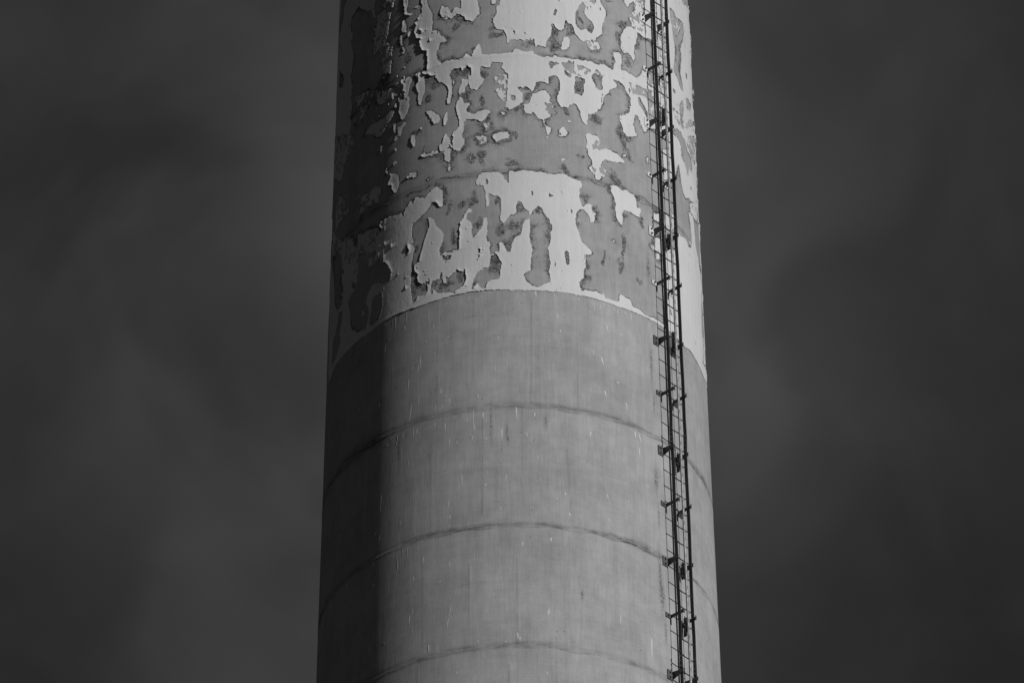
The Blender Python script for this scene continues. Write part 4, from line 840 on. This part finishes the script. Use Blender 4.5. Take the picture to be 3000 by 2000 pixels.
class MB:
    def __init__(self): self.v = []; self.f = []
    def hexa(self, p):                 # 8 points: bottom loop 0-3, top loop 4-7
        s = len(self.v); self.v += [tuple(q) for q in p]
        for f in ((0, 3, 2, 1), (4, 5, 6, 7), (0, 1, 5, 4), (1, 2, 6, 5), (2, 3, 7, 6), (3, 0, 4, 7)):
            self.f.append(tuple(s + i for i in f))
    def box(self, c, ax, ay, az, hx, hy, hz):
        p = []
        for k in (-1, 1):
            for i, j in ((-1, -1), (1, -1), (1, 1), (-1, 1)):
                p.append(c + ax * (i * hx) + ay * (j * hy) + az * (k * hz))
        self.hexa(p)
    def tube(self, pts, r, n=10, cap=True):
        s = len(self.v); P = [Vector(p) for p in pts]
        for k, p in enumerate(P):
            d = (P[min(k + 1, len(P) - 1)] - P[max(k - 1, 0)]).normalized()
            x = d.cross(Vector((0.31, 0.77, 0.55))).normalized(); y = d.cross(x)
            for i in range(n):
                a = 2 * math.pi * i / n
                self.v.append(tuple(p + x * (r * math.cos(a)) + y * (r * math.sin(a))))
        for k in range(len(P) - 1):
            for i in range(n):
                a = s + k * n + i; b = s + k * n + (i + 1) % n
                self.f.append((a, b, b + n, a + n))
        if cap:
            self.f.append(tuple(s + i for i in range(n))[::-1]); self.f.append(tuple(s + (len(P) - 1) * n + i for i in range(n)))
    def build(self, name, mat, parent, bevel=0.0):
        me = bpy.data.meshes.new(name); me.from_pydata(self.v, [], self.f); me.update()
        import bmesh
        bm = bmesh.new(); bm.from_mesh(me); bmesh.ops.recalc_face_normals(bm, faces=bm.faces)
        if bevel: bmesh.ops.bevel(bm, geom=list(bm.edges), offset=bevel, segments=1, affect='EDGES')
        bm.to_mesh(me); bm.free()
        return link(name, me, mat, parent)

ladder = group_obj("ladder", tuple(foot(Z0)), "dark steel rung ladder with a centre safety rail bolted to the chimney's sunlit side", "ladder")
rl = np.random.RandomState(4)
def long_bar(t, n, ht, hn):
    b = MB(); zs_ = np.linspace(Z0, Z1, 60); bend = rl.normal(0, 0.0022, 60), rl.normal(0, 0.003, 60)
    for q in range(len(zs_) - 1):
        p = []
        for z, e in ((zs_[q], q), (zs_[q + 1], q + 1)):
            for i, j in ((-1, -1), (1, -1), (1, 1), (-1, 1)): p.append(lp(z, t + i * ht + bend[0][e], n + j * hn + bend[1][e]))
        b.hexa(p)
    # drop inner caps: the pieces share their end loops
    keep = []
    for k in range(len(b.f)):
        piece, face = divmod(k, 6)
        if face == 0 and piece > 0: continue
        if face == 1 and piece < len(zs_) - 2: continue
        keep.append(b.f[k])
    b.f = keep
    return b
for s in (-1, 1): long_bar(s * HALF, ST_OFF, 0.006, 0.030).build("stringer", M_STEEL, ladder)
rb = MB(); rb.tube([lp(z, 0.004 + rl.normal(0, 0.0015), RAIL_OFF) for z in np.linspace(Z0, Z1, 40)], 0.020, 12)
rail = rb.build("safety_rail", M_PIPE, ladder)
nb = MB()                                             # the notched strip down the front of the rail, one piece
loops = []
for q, z in enumerate(np.arange(Z0 + 0.1, Z1, 0.076)):
    w_ = 0.009 if q % 2 else 0.004
    loops += [(z, w_), (z + 0.030, w_)]
for z, w_ in loops:
    for i_, j_ in ((-1, 0), (1, 0), (1, 1), (-1, 1)): nb.v.append(tuple(lp(z, 0.004 + i_ * w_, RAIL_OFF + 0.017 + j_ * (0.008 if w_ > 0.005 else 0.005))))
for q in range(len(loops) - 1):
    for i_ in range(4):
        a_i, b_i = q * 4 + i_, q * 4 + (i_ + 1) % 4
        nb.f.append((a_i, b_i, b_i + 4, a_i + 4))
nb.f.append((3, 2, 1, 0)); e_ = (len(loops) - 1) * 4; nb.f.append((e_, e_ + 1, e_ + 2, e_ + 3))
nb.build("notch_strip", M_PIPE, rail)
zr = 81.232 + EYE; dzr = 0.3036
k0 = math.ceil((Z0 - zr) / dzr)
first_rung = None
for k in range(k0, int((Z1 - zr) / dzr) + 1):
    z = zr + k * dzr
    b = MB(); b.tube([lp(z + rl.normal(0, 0.003), -HALF - 0.012, ST_OFF - 0.004), lp(z + rl.normal(0, 0.004), HALF + 0.012, ST_OFF - 0.004)], 0.0095, 8)
    b.build("rung", M_STEEL, ladder)

def bolt(bm, c, axis, r, h):
    x = axis.cross(ZV).normalized() if abs(axis.z) < 0.9 else Vector((1, 0, 0)); y = axis.cross(x)
    s = len(bm.v)
    for k in (0, h):
        for i in range(6): bm.v.append(tuple(c + axis * k + x * (r * math.cos(i * math.pi / 3)) + y * (r * math.sin(i * math.pi / 3))))
    for i in range(6): bm.f.append((s + i, s + (i + 1) % 6, s + 6 + (i + 1) % 6, s + 6 + i))
    bm.f.append(tuple(s + 6 + i for i in range(6)))

GUSSET = [89.76, 87.618, 85.453, 83.305, 81.183, 79.083, 76.968, 74.85]
FLAT = [90.83, 88.723, 86.576, 84.441, 82.291, 80.169, 78.075, 75.95]
def wall_n(z, t): return -(t * t) / (2 * wall_r(z)) - t * math.sin(L_AZ0 + L_AZS * (z - EYE - 82) - N_AZ) / math.cos(L_AZ0 + L_AZS * (z - EYE - 82) - N_AZ)
def bracket(z, s, kind):
    """one arm with its bolted foot; s = side of the ladder"""
    z += EYE; t = s * HALF
    painted = z > SEAMS[2]
    b = MB()
    tt = t + s * 0.011 if kind == 'gusset' else t - s * 0.012
    n0_ = wall_n(z, tt) - 0.005
    if kind == 'gusset':
        hw = 0.005
        prof = [(n0_, -0.085), (n0_, 0.075), (0.150, 0.050), (0.245, 0.050), (0.245, -0.020), (0.205, -0.024)]
    else:
        hw = 0.005
        prof = [(n0_, -0.030), (n0_, 0.034), (0.285, 0.034), (0.285, -0.030)]
    s0 = len(b.v)
    for e in (-1, 1):
        for n, h in prof: b.v.append(tuple(lp(z, tt + e * hw, n) + ZV * h))
    m_ = len(prof)
    b.f.append(tuple(s0 + i for i in range(m_))); b.f.append(tuple(s0 + m_ + i for i in range(m_))[::-1])
    for i in range(m_): b.f.append((s0 + i, s0 + (i + 1) % m_, s0 + m_ + (i + 1) % m_, s0 + m_ + i))
    if kind == 'flat':                               # return lip and top flange of the angle
        b.box(lp(z, tt - s * 0.014, 0.283), TV, NV, ZV, 0.009, 0.0045, 0.042)
        b.box(lp(z, tt - s * 0.015, 0.15), TV, NV, ZV, 0.010, 0.125, 0.0045)
    o = b.build("bracket", M_BRACKET, ladder, 0.0015)
    # foot plate: turned out along the wall away from the ladder
    pw = 0.105 if kind == 'gusset' else 0.11
    ph = 0.085 if kind == 'gusset' else 0.040
    f = MB()
    tc = tt + s * (0.005 + pw / 2)
    at = L_AZ0 + L_AZS * (z - EYE - 82) + math.asin(max(-1, min(1, tc / wall_r(z))))
    tv2 = Vector((math.cos(at), math.sin(at), 0)); nv2 = Vector((math.sin(at), -math.cos(at), 0))
    cpt = Vector((AXIS_X, AXIS_Y, z)) + nv2 * (wall_r(z) + 0.009)
    zc = ZV * (-0.005 if kind == 'gusset' else 0.0)
    f.box(cpt + zc, tv2, nv2, ZV, pw / 2, 0.009, ph)
    fo = f.build("foot_plate", M_PLATE if painted else M_FOOT, o, 0.002)
    for h in ((-0.045, 0.045) if kind == 'gusset' else (0.0,)):
        bb = MB(); bolt(bb, cpt + zc + ZV * h + nv2 * 0.009, nv2, 0.017, 0.022)
        bb.build("bolt", M_BOLT, o)
    return o
for z in GUSSET:
    for s in (-1, 1): bracket(z, s, 'gusset')
for z in FLAT:
    for s in (-1, 1): bracket(z, s, 'flat')
# splice plates where ladder sections meet, with their bolts, on both stringers
for z in (76.968, 81.183, 85.453, 89.76):
    for s in (-1, 1):
        zc = z + EYE + 0.235
        b = MB(); b.box(lp(zc, s * HALF - 0.010, ST_OFF), TV, NV, ZV, 0.004, 0.027, 0.165)
        sp = b.build("splice_plate", M_STEEL, ladder, 0.001)
        for h in (-0.13, -0.045, 0.045, 0.13):
            q = MB(); bolt(q, lp(zc + h, s * HALF - 0.014, ST_OFF), -TV, 0.013, 0.014)
            q.build("bolt", M_BOLT, sp)
# upright black blocks behind the safety rail by the right-hand feet
for z, h in ((87.9, 0.17), (85.40, 0.15), (83.43, 0.19), (81.10, 0.17), (79.05, 0.15), (78.00, 0.17)):
    b = MB()
    zc = z + EYE
    b.box(lp(zc, HALF - 0.020, 0.055), TV, NV, ZV, 0.009, 0.030, h)
    b.box(lp(zc + 0.02, HALF - 0.055, 0.075), TV, NV, ZV, 0.006, 0.008, h * 0.9)
    b.box(lp(zc - h * 0.4, HALF - 0.035, 0.11), TV, NV, ZV, 0.012, 0.010, 0.05)
    b.build("black_block", M_BLACK, ladder, 0.003)
